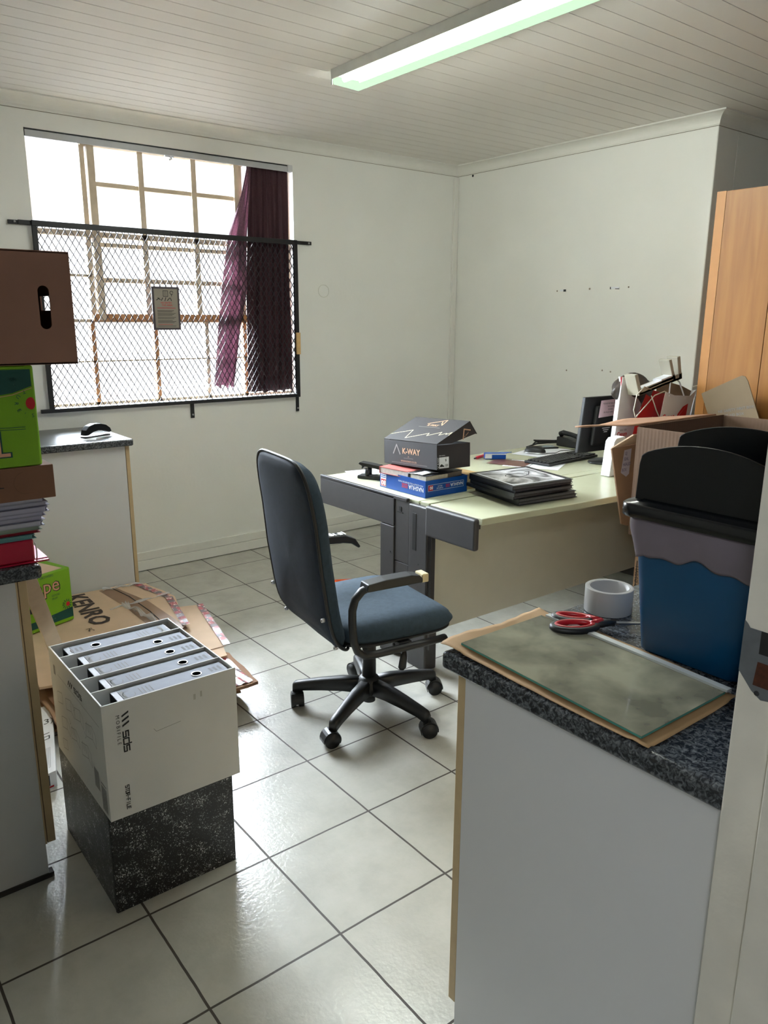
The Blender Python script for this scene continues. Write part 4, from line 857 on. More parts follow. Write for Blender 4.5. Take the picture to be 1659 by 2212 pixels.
mb.text('NASHUA', F(.212, .046), (-1, 0, 0), (0, 0, -1), .019, M_nw, .02, sx=.95); mb.text('ESSE', F(.135, .046), (-1, 0, 0), (0, 0, -1), .019, M_red, .02, sx=.62); mb.text('MULTI', F(.093, .046), (-1, 0, 0), (0, 0, -1), .009, M_nw); mb.text('PURPOSE', F(.098, .037), (-1, 0, 0), (0, 0, -1), .009, M_nw)
mb.poly(F, [(.016, .028), (.042, .028), (.042, .050), (.016, .050)], M_red); mb.text('80', (F2(.041, .046)), (-1, 0, 0), (0, 0, -1), .019, M_nw, .02)
mb.build('side_print', t)
def book(nm, lab, o, a, b, h, cov, pages=(214, 206, 188), cat='book', grp=None, ends=True):
    o, a, b = Vector(o), Vector(a), Vector(b); t = thing(nm, lab, cat, tuple(o+(a+b)/2), 0, grp); z = Vector((0, 0, 1)); ua, ub = a.normalized(), b.normalized()
    mb = MB(mat(nm+'_cover_%d%d%d' % cov, cov, .5)); mb.obox(o, a, b, z*.002); mb.obox(o+z*(h-.002), a, b, z*.002); mb.obox(o+z*.002+b-ub*.002, a, ub*.002, z*(h-.004)); mb.build('cover', t)
    mb = MB(mat('pages_%d_%d_%d' % pages, pages, .85, var=.1, scale=90)); mb.obox(o+z*.002+ua*.002+ub*.001, a-ua*.004, b-ub*.004, z*(h-.004)); mb.build('pages', t); return t
bz = DZ+.005
for i in range(2): 
    book('book', ['thick grey book at the bottom inside the blue paper box', 'second thick book inside the blue paper box'][i], (1.845, -1.672, bz+.029*i), (.222, 0, 0), (0, .285, 0), .0285, ((60, 62, 70), (80, 76, 70))[i])
bz = DZ+.0645
book('book', 'red-covered worn book at the left rim of the blue paper box', (1.843, -1.56, bz), (.12, .02, 0), (-.02, .17, 0), .028, (206, 106, 100), (224, 212, 204))
book('book', 'curling thick paperback at the near corner of the blue paper box', (1.846, -1.672, bz), (.125, .0, 0), (0, .105, 0), .026, (40, 40, 46), (206, 198, 178))
book('book', 'black paperback at the right rim of the blue paper box', (1.975, -1.66, bz), (.10, .012, 0), (-.01, .22, 0), .024, (24, 24, 28), (150, 140, 124))
t = thing('paper_roll', 'crumpled white paper sticking out under the black shoe box', 'paper', (1.87, -1.60, bz+.026))
mb = MB(M_paper); mb.grid(lambda u, v: (1.842+.10*v, -1.655+.11*u+.012*v, bz+.027+.007*math.sin(u*5+.5)*math.sin(v*3+.4)), 12, 10); mb.build('sheet', t, solid=.001)
# open shoe box
t = thing('shoe_box', 'black shoe box with raised lid and tan mountain print on the blue paper box', 'shoe box', (1.98, -1.5, .805))
N0 = Vector((1.897, -1.684, .832)); ea = Vector((-.012, .335, -.016)); eb = Vector((.172, -.016, 0)); up = ea.cross(eb).normalized(); up = up if up.z > 0 else -up
uea, ueb = ea.normalized(), eb.normalized(); H = .106
M_sb = mat('shoe_box_black', (42, 40, 42), .5, var=.03); M_tan = mat('shoe_box_tan', (206, 166, 132), .5); M_sg = mat('shoe_box_silver', (150, 146, 142), .5)
mb = MB(M_sb); w = .002
mb.obox(N0, ea, eb, up*w); mb.obox(N0, ea, ueb*w, up*H); mb.obox(N0+eb-ueb*w, ea, ueb*w, up*(H-.004)); mb.obox(N0, uea*w, eb, up*(H-.004)); mb.obox(N0+ea-uea*w, uea*w, eb, up*(H-.004)); mb.build('box_body', t)
# lid: hinge along N0+up*H .. +ea, far edge raised
hd = (Vector((.170, -.012, .082))); hd = hd.normalized()*.192
hl = N0+up*(H+.001)
lidn = ea.cross(hd).normalized(); lidn = lidn if lidn.z > 0 else -lidn
mb = MB(M_sb); mb.obox(hl, ea, hd, lidn*.002); mb.obox(hl+hd, ea, hd.normalized()*.002-lidn*.062+ueb*.012, hd.normalized()*-.002)
g0 = hl+uea*.001; mb.prism([g0, g0+hd, g0+hd-lidn*.060+ueb*.010, g0+hd*.35-lidn*.035], uea*.002); mb.build('lid', t)
mb = MB(M_tan, M_sg); F = face(N0+ea, -ea, up, .0008); LA = ea.length
mb.line(F, [(.062, .048), (.084, .088), (.106, .048)], .006, M_sg)
mb.text('K-WAY', F(.120, .052), -ea, up, .034, M_tan, .03, sx=1.0)
mb.text('WWW.KWAY.CO.ZA', F(LA*.33, .016), -ea, up, .0105, M_tan, 0); mb.line(F, [(.05, .011), (LA-.06, .011)], .001, M_sg)
mb.line(F, [(.13, .033), (.19, .033)], .001, M_sg); mb.line(F, [(.157, .037), (.160, .043), (.163, .037)], .001, M_tan)
mb.build('front_print', t)
mb = MB(M_nw, M_ink, M_sg); F = face(N0, eb, up, .0008); F2 = face(N0, eb, up, .0012)
mb.poly(F, [(.010, .006), (.060, .006), (.060, .052), (.010, .052)], M_nw); mb.text('9', F2(.040, .032), eb, up, .016, M_ink, .02); mb.text('UK', F2(.042, .046), eb, up, .005, M_ink)
mb.poly(F2, [(.014, .012), (.036, .012), (.036, .016), (.030, .018), (.024, .024), (.016, .020), (.013, .015)], M_ink)
for k in range(6): mb.line(F2, [(.042+.0026*k, .012), (.042+.0026*k, .022)], .0012, M_ink)
mb.text('K-WAY', F(.0075, .022), up, -eb, .009, M_nw, .02); mb.line(F, [(.001, .008), (.008, .012), (.001, .016)], .0015, M_nw); mb.text('MENS HIKING', F(.010, .057), eb, up, .005, M_nw)
mb.build('side_label', t)
mb = MB(M_tan, M_sg, mat('shoe_box_cream', (226, 214, 180), .5)); F = face(hl+ea+lidn*.002, -ea, hd, .0006); LH = hd.length
mb.line(F, [(.0, .04), (.10, .085), (.118, .02), (.215, .072), (.220, .052), (.275, .088), (.281, .064), (.308, .084), (.312, .074), (.330, .094), (.333, .070)], .0035, MC['shoe_box_cream'])
mb.line(F, [(.13, .145), (.215, .182), (.222, .140), (.207, .155), (.20, .168)], .005, M_tan); mb.text('K-WAY', F(.14, .128), -ea, hd, .020, M_tan, .03); mb.line(F, [(.10, .118), (.23, .118)], .0015, M_sg)
mb.build('lid_print', t)
fo_ = hd.normalized()*.002-lidn*.062+ueb*.012
mb = MB(M_tan); F = face(hl+uea*-.0006, hd, lidn, .0003)
mb.line(F, [(.128, -.050), (.150, -.014), (.178, -.034)], .005, M_tan); mb.text('K-WAY', F(.138, -.048), Vector(hd)+lidn*.05, lidn, .009, M_tan); mb.build('flap_print', t)

# stack of black-bound books with a photo cover
t0 = None
Sx, Sy = Vector((.318, -.028, 0)), Vector((.052, .305, 0))
nms = ['lowest', 'second from the bottom', 'third from the bottom', 'third from the top', 'second from the top']
M_bcov = mat('album_black', (24, 24, 27), .4); M_bpag = mat('album_pages', (92, 92, 94), .8, var=.12, scale=200)
offs = [(.020, -.006), (.012, -.012), (-.012, .0), (-.02, -.008), (-.006, .004), (-.032, .0)]
for k in range(6):
    o = Vector((2.028+offs[k][0], -1.992+offs[k][1]-.004*k, DZ+.0012+.0142*k)); a = RZ((k*37) % 5-2)
    sx_, sy_ = a @ Sx, a @ Sy; z = Vector((0, 0, 1))
    lab = 'black bound album, %s in the stack on the desk edge' % nms[k] if k < 5 else 'black bound album with a white-bordered grey picture, on top of the stack'
    t = thing('bound_album', lab, 'album', tuple(o+(sx_+sy_)/2), 0, 'black albums stacked on the desk')
    mb = MB(M_bcov); mb.obox(o, sx_, sy_, z*.002); mb.obox(o+z*.012, sx_, sy_, z*.002); mb.obox(o+z*.002, sx_.normalized()*.003, sy_, z*.010); mb.build('cover', t)
    mb = MB(M_bpag); mb.obox(o+z*.002+sx_.normalized()*.003+sy_.normalized()*.003, sx_*.975, sy_*.975, z*.010); mb.build('pages', t)
    if k == 5:
        F = face(o+z*.014, sx_, sy_, .0004); mb = MB(M_nw); mb.poly(F, [(.018, .018), (.292, .018), (.292, .285), (.018, .285)], M_nw); mb.build('picture_border', t)
        m = mat('grey_picture', (120, 120, 122), .35); nt = m.node_tree; n = [x for x in nt.nodes if x.type == 'TEX_NOISE'][0]; n.inputs['Scale'].default_value = 7; n.inputs['Distortion'].default_value = 1.5
        rp = [x for x in nt.nodes if x.type == 'VALTORGB'][0]; rp.color_ramp.elements[0].color = srgb((60, 60, 62)); rp.color_ramp.elements[1].color = srgb((226, 226, 228)); rp.color_ramp.elements[0].position = .38; rp.color_ramp.elements[1].position = .62
        F = face(o+z*.014, sx_, sy_, .0009); mb = MB(m, M_ink); mb.poly(F, [(.026, .026), (.284, .026), (.284, .277), (.026, .277)], m)
        F = face(o+z*.014, sx_, sy_, .0013)
        mb.line(F, [(.15+.055*math.cos(a_/3), .17+.03*math.sin(a_/3)) for a_ in range(20)], .004, M_ink); mb.line(F, [(.20, .15), (.25, .21), (.215, .20)], .004, M_ink); mb.build('picture', t)
# small parcel books right of the blue box
book('book', 'tan carton with a red dot lying between the blue paper box and the albums', (2.085, -1.66, DZ+.001), (.085, 0, 0), (0, .27, 0), .066, (176, 146, 96), (170, 150, 110))
M_cup = mat('cup_white', (222, 224, 230), .4, trans=.2)
t = thing('paper_bundle', 'pleated white paper bundle standing behind the black shoe box', 'paper', (2.20, -1.47, DZ+.068))
mb = MB(M_cup); mb.grid(lambda u, v: (2.12+.11*u, -1.50+.018*abs(math.sin(u*9)), DZ+.0685+.048*v+.006*math.sin(u*9)), 24, 4); mb.build('pleats', t, solid=.001)
# hole punch
t = thing('hole_punch', 'black two-hole paper punch on the left end of the desk', 'hole punch', (1.93, -1.22, DZ))
X = Matrix.Translation((1.915, -1.235, DZ)) @ RZ(-62)
mb = MB(M_black); mb.box(-.075, .06, -.028, .028, 0, .016, X=X); mb.build('punch_base', t, bevel=.004)
hp = [(-.072, .068), (-.066, .076), (-.02, .072), (.03, .066), (.052, .052), (.060, .034), (.060, .016), (.050, .016), (.048, .034), (.036, .048), (.0, .054), (-.04, .058), (-.056, .044), (-.054, .06)]
mb = MB(M_black); mb.prism([X @ Vector((a, -.022, b)) for a, b in hp], (X.to_3x3() @ Vector((0, .044, 0)))); mb.build('punch_handle', t, bevel=.002)
mb = MB(M_blackm); 
for sy in (-.016, .016): mb.cyl(X @ Vector((-.03, sy, .014)), X @ Vector((-.03, sy, .05)), .010)
mb.build('punch_pins', t)
def sheet_paper(lab, x, y, a, w, h, z=DZ+.0008, nm='paper_sheet', m=None, n=6):
    mb = MB(m or M_paper, M_inkg); X = Matrix.Translation((x, y, z)) @ RZ(a); mb.box(-w/2, w/2, -h/2, h/2, 0, .0005, X=X)
    if n:
        for k in range(n):
            yy = h/2-.03-.02*k; mb.box(-w/2+.02, w/2-.02-.02*(k % 3), yy, yy+.003, .0005, .0008, M_inkg, X=X)
    return tag(mb.build(nm), lab, 'paper')
sheet_paper('white printed sheet on the desk beside the hole punch', 2.02, -1.10, -12, .26, .13)
sheet_paper('white printed sheet under the near end of the keyboard', 2.78, -1.44, 28, .20, .28)
sheet_paper('large white sheet under the computer mouse', 3.12, -1.22, 15, .34, .24, z=DZ+.0016, n=0)
sheet_paper('dark brown glossy leaflet left of the keyboard', 2.72, -1.33, 22, .15, .20, z=DZ+.0020, nm='leaflet', m=mat('leaflet_brown', (110, 70, 60), .3, var=.4, scale=30), n=0)
# keyboard
t = thing('computer_keyboard', 'black computer keyboard on the desk in front of the monitor', 'keyboard', (3.03, -1.43, DZ))
kx = Vector((3.205-2.778, .035, 0)).normalized(); ky = Vector((-kx.y, kx.x, 0)); K0 = Vector((2.790, -1.530, DZ+.003))
mb = MB(M_black); mb.obox(K0, kx*.44, ky*.155, Vector((0, 0, .012))); mb.build('keyboard_body', t, bevel=.003)
mb = MB(M_black)
for r in range(6):
    for c_ in range(21):
        if r == 0 and 4 <= c_ <= 9: continue
        if c_ in (15, 19) and r < 5 and c_ == 15: continue
        o = K0+kx*(.010+.0202*c_)+ky*(.010+.0225*r)+Vector((0, 0, .012)); mb.obox(o, kx*.0172, ky*.0185, Vector((0, 0, .007)))
mb.obox(K0+kx*(.010+.0202*4)+ky*.010+Vector((0, 0, .012)), kx*.118, ky*.0185, Vector((0, 0, .007))); ks = mb.build('keys', t, bevel=.0015, seg=1); ks['kind'] = 'stuff'
# mouse
t = thing('computer_mouse', 'black computer mouse with a silver rim on the white sheet', 'mouse', (3.04, -1.21, DZ+.002))
mx_ = Vector((.42, -.9, 0)).normalized(); my_ = Vector((-mx_.y, mx_.x, 0)); c0 = Vector((3.045, -1.215, DZ+.003))
def dome(mb, sc, hz, z0=0, m=None):
    mb.grid(lambda u, v: c0+mx_*(sc*.062*math.cos(v*2*math.pi)*math.sin(u*math.pi/2))+my_*(sc*.034*math.sin(v*2*math.pi)*math.sin(u*math.pi/2))+Vector((0, 0, z0+hz*math.cos(u*math.pi/2)**.8)), 10, 28, m)
mb = MB(M_black); dome(mb, .96, .037, .004); mb.build('mouse_shell', t)
mb = MB(M_steel); dome(mb, 1.02, .014, .001); mb.build('mouse_rim', t)
mb = MB(M_black); mb.tube([c0+mx_*.06+Vector((0, 0, .004)), c0+mx_*.10+my_*.05+Vector((0, 0, .001)), (3.22, -1.25, DZ+.004), (3.32, -1.28, DZ+.004)], .0018, n=6); mb.build('mouse_cable', t)
# phone, handset cables
t = thing('mobile_phone', 'dark mobile phone lying flat behind the computer mouse', 'phone', (3.24, -1.12, DZ+.002))
X = Matrix.Translation((3.22, -1.125, DZ+.0022)) @ RZ(-24); mb = MB(M_black); mb.box(-.078, .078, -.036, .036, 0, .009, X=X); mb.build('phone_body', t, bevel=.003)
mb = MB(mat('phone_screen', (120, 140, 150), .08)); mb.box(-.01, .06, -.028, .028, .009, .0096, X=X); mb.build('phone_screen', t)
mb = MB(M_black)
for k in range(3): mb.tube([(3.15+.06*k, -1.060+.006*k, DZ+.006+.008*k), (3.25, -1.050+.012*k, DZ+.016+.008*k), (3.40, -1.06+.008*k, DZ+.010+.004*k), (3.52, -1.10, DZ+.006+.006*k)], .0048, n=8)
tag(mb.build('power_cable'), 'bundle of thick black cables lying behind the mobile phone', 'cable')
t = thing('desk_telephone', 'black desk telephone mostly hidden behind the monitor', 'telephone', (3.40, -1.20, DZ))
mb = MB(M_black); mb.prism([(3.36, -1.30, DZ), (3.36, -1.30, DZ+.028), (3.36, -1.16, DZ+.052), (3.36, -1.10, DZ+.055), (3.36, -1.10, DZ)], (.18, 0, 0)); mb.build('phone_base', t, bevel=.006)
mb = MB(M_black); mb.tube([(3.385, -1.285, DZ+.045), (3.385, -1.26, DZ+.060), (3.385, -1.19, DZ+.073), (3.385, -1.13, DZ+.078), (3.385, -1.11, DZ+.066)], [.017, .015, .013, .015, .018], n=10); mb.build('handset', t)
# red pen, blue blister box
mb = MB(mat('pen_red', (200, 40, 60), .4)); mb.cyl((2.655, -1.150, DZ+.008), (2.745, -1.120, DZ+.008), .0075); mb.cyl((2.635, -1.157, DZ+.008), (2.655, -1.150, DZ+.008), .004, M_ink); tag(mb.build('red_marker'), 'red marker pen lying near the back left of the desk', 'pen')
t = thing('blister_box', 'small blue and white medicine box on the desk left of the mouse', 'box', (2.76, -1.19, DZ+.003))
X = Matrix.Translation((2.745, -1.205, DZ+.003)) @ RZ(-35); mb = MB(M_nb); mb.box(-.06, .05, -.022, .022, 0, .030, X=X); mb.build('box_body', t, bevel=.001)
mb = MB(M_nw); mb.box(-.0605, -.025, -.0226, -.022, .004, .026, X=X); mb.box(-.06, .05, -.0226, -.0221, .024, .029, X=X); mb.build('box_print', t)
mb = MB(MC['ream_blue']); mb.prism([X @ Vector(p) for p in ((.05, -.022, .03), (.078, -.030, .040), (.085, .015, .028), (.05, .022, .03))], (0, 0, .001)); mb.build('open_flap', t)
# ---- monitor seen from behind
t = thing('computer_monitor', 'black flat computer monitor seen from behind with a pink note stuck on', 'monitor', (3.2, -1.6, DZ))
Mx = Vector((.985, -.10, 0)).normalized(); My = Vector((-Mx.y, Mx.x, 0)); Z = Vector((0, 0, 1)); m0 = Vector((2.975, -1.555, .775))
tl = (Z*.285+Mx*.012+My*-.020)
mb = MB(M_black); mb.obox(m0, Mx*.50, My*.022, tl); mb.build('monitor_panel', t, bevel=.004)
mb = MB(M_black); mb.obox(m0+Mx*.07+tl*.12-My*.022, Mx*.36, My*.024, tl*.72); mb.build('rear_housing', t, bevel=.012, seg=3)
mb = MB(M_black); mb.obox(m0+Mx*.215+tl*.3-My*.05, Mx*.07, My*.03, tl*.3); mb.tube([m0+Mx*.25+tl*.45-My*.045, m0+Mx*.245+Z*-.0-My*.045, m0+Mx*.225+Z*-.047-My*.03], .018, n=10); mb.build('stand_neck', t)
mb = MB(M_black); mb.lathe([(0, 0), (.118, 0), (.122, .004), (.118, .009), (.05, .016), (0, .018)], (0, 0, 0), n=40); bc_ = m0+Mx*.19+Z*-.0545+My*-.035
for v in mb.bm.verts: v.co = bc_+Mx*v.co.x+My*v.co.y*.68+Z*v.co.z
mb.build('stand_base', t)
F = face(m0-My*.0005+tl*0, Mx, tl, .0009); mb = MB(mat('note_pink', (226, 196, 206), .8)); nq = [(.085, .180), (.265, .190), (.262, .275), (.088, .268)]
F = lambda u, v: m0+Mx*u+tl.normalized()*v-My*.0245
mb.poly(F, nq, MC['note_pink']); nt_ = mb.build('pink_note', t, solid=.0004)
mb = MB(M_ink); F3 = lambda u, v: m0+Mx*u+tl.normalized()*v-My*.0256
for k, (s_, u) in enumerate((('PLEASE RETAIN THE', .105), ('NO SCREEN', .140), ('SAVERS', .145), ('OR FILES HERE', .115))): mb.text(s_, F3(u, .248-.015*k), Mx, tl, .011, M_ink)
mb.build('note_writing', nt_)
mb = MB(M_nw)
for k in range(3): mb.line(F3, [(.125+.008*k, .125-.010*k), (.18-.008*k, .125-.010*k)], .004, M_nw)
mb.build('rating_label', t)
# ---- paper carrier bags
M_bag = mat('bag_white', (216, 214, 214), .45, var=.03); M_bagin = mat('bag_kraft_inside', (120, 96, 72), .85, var=.15)
M_bagred = mat('bag_red', (178, 14, 26), .4, var=.05)
def panel(mb, pts, m, th=(0, .0015, 0)): mb.prism(pts, th, m)
t = thing('paper_bag', 'white and red paper carrier bag stuffed with things, nearest the monitor', 'bag', (3.05, -1.72, DZ))
mb = MB(M_bag)
panel(mb, [(2.890, -1.80, DZ+.002), (3.10, -1.80, DZ+.002), (3.125, -1.80, 1.04), (3.04, -1.80, 1.12), (2.985, -1.80, 1.175), (2.957, -1.80, 1.175), (2.933, -1.80, .913)], M_bag)
panel(mb, [(2.895, -1.798, DZ+.002), (2.938, -1.798, .913), (2.960, -1.798, 1.170), (3.06, -1.705, 1.17), (3.02, -1.705, DZ+.002)], M_bag, (.0015, 0, 0))
mb.build('bag_body', t)
mb = MB(M_bagred); panel(mb, [(2.94, -1.86, DZ+.002), (3.17, -1.86, DZ+.002), (3.203, -1.86, .966), (3.243, -1.86, 1.084), (3.129, -1.86, 1.110), (3.107, -1.86, 1.078), (3.070, -1.86, 1.094), (3.008, -1.86, .980)], M_bagred); mb.build('red_front', t)
mb = MB(M_bagred); panel(mb, [(2.956, -1.797, 1.13), (2.985, -1.80, 1.155), (3.00, -1.77, 1.176), (2.955, -1.79, 1.174)], M_bagred); mb.build('red_rim', t)
mb = MB(M_ink, M_red); mb.text('Canon', (2.945, -1.8015, .893), (1, 0, .0), (0, 0, 1), .030, M_red, .03); mb.text('you can', (2.965, -1.8015, .918), (1, 0, 0), (0, 0, 1), .018, M_inkg); mb.build('bag_lettering', t)
mb = MB(M_bagin); mb.box(3.04, 3.17, -1.85, -1.71, DZ+.002, DZ+.02); mb.build('bag_base', t)
t = thing('paper_bag', 'grey-white paper carrier bag with a red corner mark, right of the red bag front', 'bag', (3.42, -1.80, DZ))
mb = MB(M_bag); panel(mb, [(3.05, -1.90, DZ+.002), (3.36, -1.90, DZ+.002), (3.403, -1.90, .979), (3.440, -1.90, 1.100), (3.385, -1.90, 1.072), (3.25, -1.90, 1.082), (3.168, -1.90, 1.104), (3.139, -1.90, .975)], M_bag); mb.build('bag_front', t)
mb = MB(M_bagin); panel(mb, [(3.34, -1.72, .90), (3.66, -1.72, .90), (3.70, -1.72, 1.068), (3.60, -1.72, 1.10), (3.46, -1.72, 1.128), (3.38, -1.72, 1.13)], M_bagin); mb.verts([(3.440, -1.90, 1.100), (3.70, -1.72, 1.07), (3.62, -1.72, DZ+.002), (3.36, -1.90, DZ+.002)], [(0, 1, 2, 3)], M_bag); mb.box(3.24, 3.6, -1.90, -1.72, DZ+.002, DZ+.004); mb.build('bag_back', t)
mb = MB(M_red); mb.text('Canon', (3.158, -1.9012, .966), (1, 0, 0), (0, 0, 1), .040, M_red, .03)
mb.verts([(3.275, -1.9014, .962), (3.375, -1.9014, 1.035), (3.33, -1.9014, 1.022), (3.29, -1.9014, .99)], [(0, 1, 2, 3)], M_red); mb.verts([(3.275, -1.9014, .960), (3.365, -1.9014, .97), (3.375, -1.9014, 1.035)], [(0, 1, 2)], M_bagred); mb.build('bag_lettering', t)
mb = MB(M_nw)
for P_ in ([(3.20, -1.90, 1.08), (3.25, -1.87, 1.165), (3.30, -1.85, 1.170), (3.33, -1.87, 1.14), (3.345, -1.90, 1.06)],): mb.tube(P_, .0035, n=6)
mb.build('bag_handle', t)
t = thing('grey_bracket', 'grey-beige plastic channel bracket resting on top of the paper bags', 'bracket', (3.2, -1.86, 1.07))
M_bk = mat('bracket_plastic', (176, 172, 156), .5, var=.04)
b0, b1 = Vector((2.985, -1.88, 1.092)), Vector((3.335, -1.88, 1.158)); bd = (b1-b0).normalized(); bu = Vector((-bd.z, 0, bd.x)); dy = Vector((0, .06, 0))
mb = MB(M_bk); mb.obox(b0, b1-b0, dy, bu*.014); mb.obox(b0, b1-b0, Vector((0, .004, 0)), bu*.030); mb.obox(b0+dy, b1-b0, Vector((0, .004, 0)), bu*.022)
mb.obox(b0-bd*.0, bd*.024, dy, bu*.105-bd*.03); mb.obox(b1-bd*.028, bd*.026, dy, bu*.115-bd*.012); mb.obox(b1-bd*.075, bd*.022, dy, bu*.115-bd*.035); mb.build('channel', t, bevel=.003)
mb = MB(M_nw); mb.obox(b0+bd*.06+bu*.0145, bd*.17, dy*.8, bu*.012); mb.obox(b0+bd*.18+bu*.0145, bd*.12, dy*.8, bu*.022); mb.build('white_insert', t, bevel=.002)
t = thing('crumpled_bag', 'crumpled dark plastic bag bulging out of the top of the red-fronted paper bag', 'bag', (3.14, -1.75, 1.08))
M_crum = mat('crumpled_dark', (58, 50, 44), .45, var=.3, scale=30)
mb = MB(M_crum); mb.grid(lambda u, v: (3.12+.14*math.cos(v*6.283)*math.sin(u*3.14159)*(1+.12*math.sin(9*u+5*v*6.283)), -1.745+.07*math.sin(v*6.283)*math.sin(u*3.14159), 1.105+.072*math.cos(u*3.14159)*(1+.15*math.sin(v*6.283*4))), 16, 32); mb.build('bag_film', t)
mb = MB(mat('cable_beige', (196, 190, 176), .5)); 
mb.tube([(3.055, -1.893, 1.12), (3.00, -1.893, 1.135), (2.945, -1.893, 1.10), (2.93, -1.893, 1.03), (2.955, -1.893, .985), (3.02, -1.893, .965), (3.09, -1.893, .985)], .0028, n=8)
mb.tube([(3.06, -1.895, 1.09), (3.11, -1.895, 1.02), (3.14, -1.895, .985), (3.16, -1.895, .98)], .0028, n=8); mb.tube([(2.955, -1.8935, 1.00), (3.02, -1.895, 1.045), (3.09, -1.893, 1.09), (3.17, -1.893, 1.105), (3.21, -1.893, 1.09)], .0028, n=8)
tag(mb.build('loose_cable'), 'beige electric cable looping over the front of the paper bags', 'cable')
mb = MB(mat('cable_beige2', (196, 190, 176), .5)); mb.tube([(3.36, -1.925, 1.12), (3.45, -1.935, 1.13), (3.55, -1.945, 1.10), (3.60, -1.945, 1.03), (3.57, -1.94, .96), (3.53, -1.935, .90)], .0035, n=8); tag(mb.build('loose_cable'), 'thin beige cable hanging in a loop at the right of the paper bags', 'cable')
mb = MB(M_paper); mb.prism([(2.825, -1.862, DZ+.002), (2.92, -1.865, DZ+.002), (2.945, -1.865, .880), (2.92, -1.864, .905), (2.862, -1.862, .900), (2.845, -1.862, .885)], (0, .05, 0)); tag(mb.build('polystyrene_block', bevel=.003), 'white polystyrene block standing beside the monitor stand below the carton flap', 'packing foam')

# ================================================================== CARTONS BEHIND THE BIN
t = thing('brown_carton', 'plain brown carton printed with small text, under the open carton behind the bin', 'box', (2.66, -2.55, 0))
mb = MB(M_card); mb.box(2.365, 2.95, -2.86, -2.335, 0.001, .624); mb.build('box_body', t, bevel=.002)
mb = MB(M_ink); F = face((2.365, -2.335, 0), (0, -1, 0), (0, 0, 1), .0008)
for k, s_ in enumerate(('LIVING QUALITY', 'OF A KIND', 'SERIES 200', 'SIDE UP')): mb.text(s_, F(.022+.020*k, .50), (0, 0, -1), (0, -1, 0) if False else (0, 1, 0), .022, M_ink)
mb.line(F, [(.012, .52), (.012, .30)], .004, M_ink); mb.build('box_print', t)
t = thing('open_carton', 'large open brown carton with loose flaps standing behind the swing bin', 'box', (2.66, -2.58, .626))
cx0, cx1, cy0, cy1, cz0, cz1 = 2.340, 2.960, -2.86, -2.312, .626, 1.050; w = .006
M_corr = mat('corrugated_inside', (96, 74, 56), .9, var=.06); ntc = M_corr.node_tree
wv = ntc.nodes.new('ShaderNodeTexWave'); wv.inputs['Scale'].default_value = 42; wv.bands_direction = 'DIAGONAL'; tcn = ntc.nodes.new('ShaderNodeTexCoord'); mpn = ntc.nodes.new('ShaderNodeMapping'); mpn.inputs['Scale'].default_value = (1, 1, 0.0)
ntc.links.new(tcn.outputs['Object'], mpn.inputs[0]); ntc.links.new(mpn.outputs[0], wv.inputs['Vector']); bpn = ntc.nodes.new('ShaderNodeBump'); bpn.inputs['Strength'].default_value = .18; bpn.inputs['Distance'].default_value = .002; ntc.links.new(wv.outputs['Fac'], bpn.inputs['Height']); ntc.links.new(bpn.outputs['Normal'], ntc.nodes['Principled BSDF'].inputs['Normal'])
mb = MB(M_corr); mb.box(cx0, cx0+w, cy0, cy1, cz0, cz1-.004); mb.box(cx1-w, cx1, cy0, cy1, cz0, cz1-.002); mb.box(cx0+w, cx1-w, cy0, cy0+w, cz0, cz1-.03); mb.box(cx0+w, cx1-w, cy1-w, cy1, cz0, cz1); mb.box(cx0+w, cx1-w, cy0+w, cy1-w, cz0, cz0+w); mb.build('box_body', t, bevel=.001)
mb = MB(M_cardd); mb.grid(lambda u, v: (lerp(cx0+.0, cx1-.05, v)-.05*u*(1-v), cy1+.005+.245*u, cz1+.002-.030*u+.006*math.sin(v*9+u*3)*u), 8, 16); mb.build('rear_flap', t, solid=.006)
mb = MB(M_cardl); mb.verts([(cx0-.005, cy1+.012, cz1-.035), (cx0+.16, cy1+.012, cz1-.035), (cx0+.16, -2.205, .955), (2.338, -2.205, .951)], [(0, 1, 2, 3)]); mb.build('flap_crease', t, solid=.005)
mb = MB(M_card); mb.prism([(2.338, -2.208, .949), (2.52, -2.208, .953), (2.535, -2.208, .62), (2.49, -2.208, .612), (2.443, -2.208, .628)], (0, .006, 0)); fl = mb.build('hanging_flap', t)
mb = MB(mat('label_lilac_white', (214, 208, 220), .7), mat('label_ink', (110, 100, 140), .8)); F = face((2.338, -2.2085, .62), (1, 0, 0), (0, 0, 1), .0008)
mb.poly(F, [(.082, .315), (.130, .318), (.126, .215), (.108, .205), (.07, .225)], MC['label_lilac_white']); F = face((2.338, -2.2085, .62), (1, 0, 0), (0, 0, 1), .0014)
for k, s_ in enumerate(('GJ', 'SEAL', 'HEALED', 'BOX')): mb.text(s_, F(.088-.004*k, .295-.022*k), (1, 0, 0), (0, 0, 1), .018, MC['label_ink'], .01, sx=.8)
mb.build('address_label', fl)
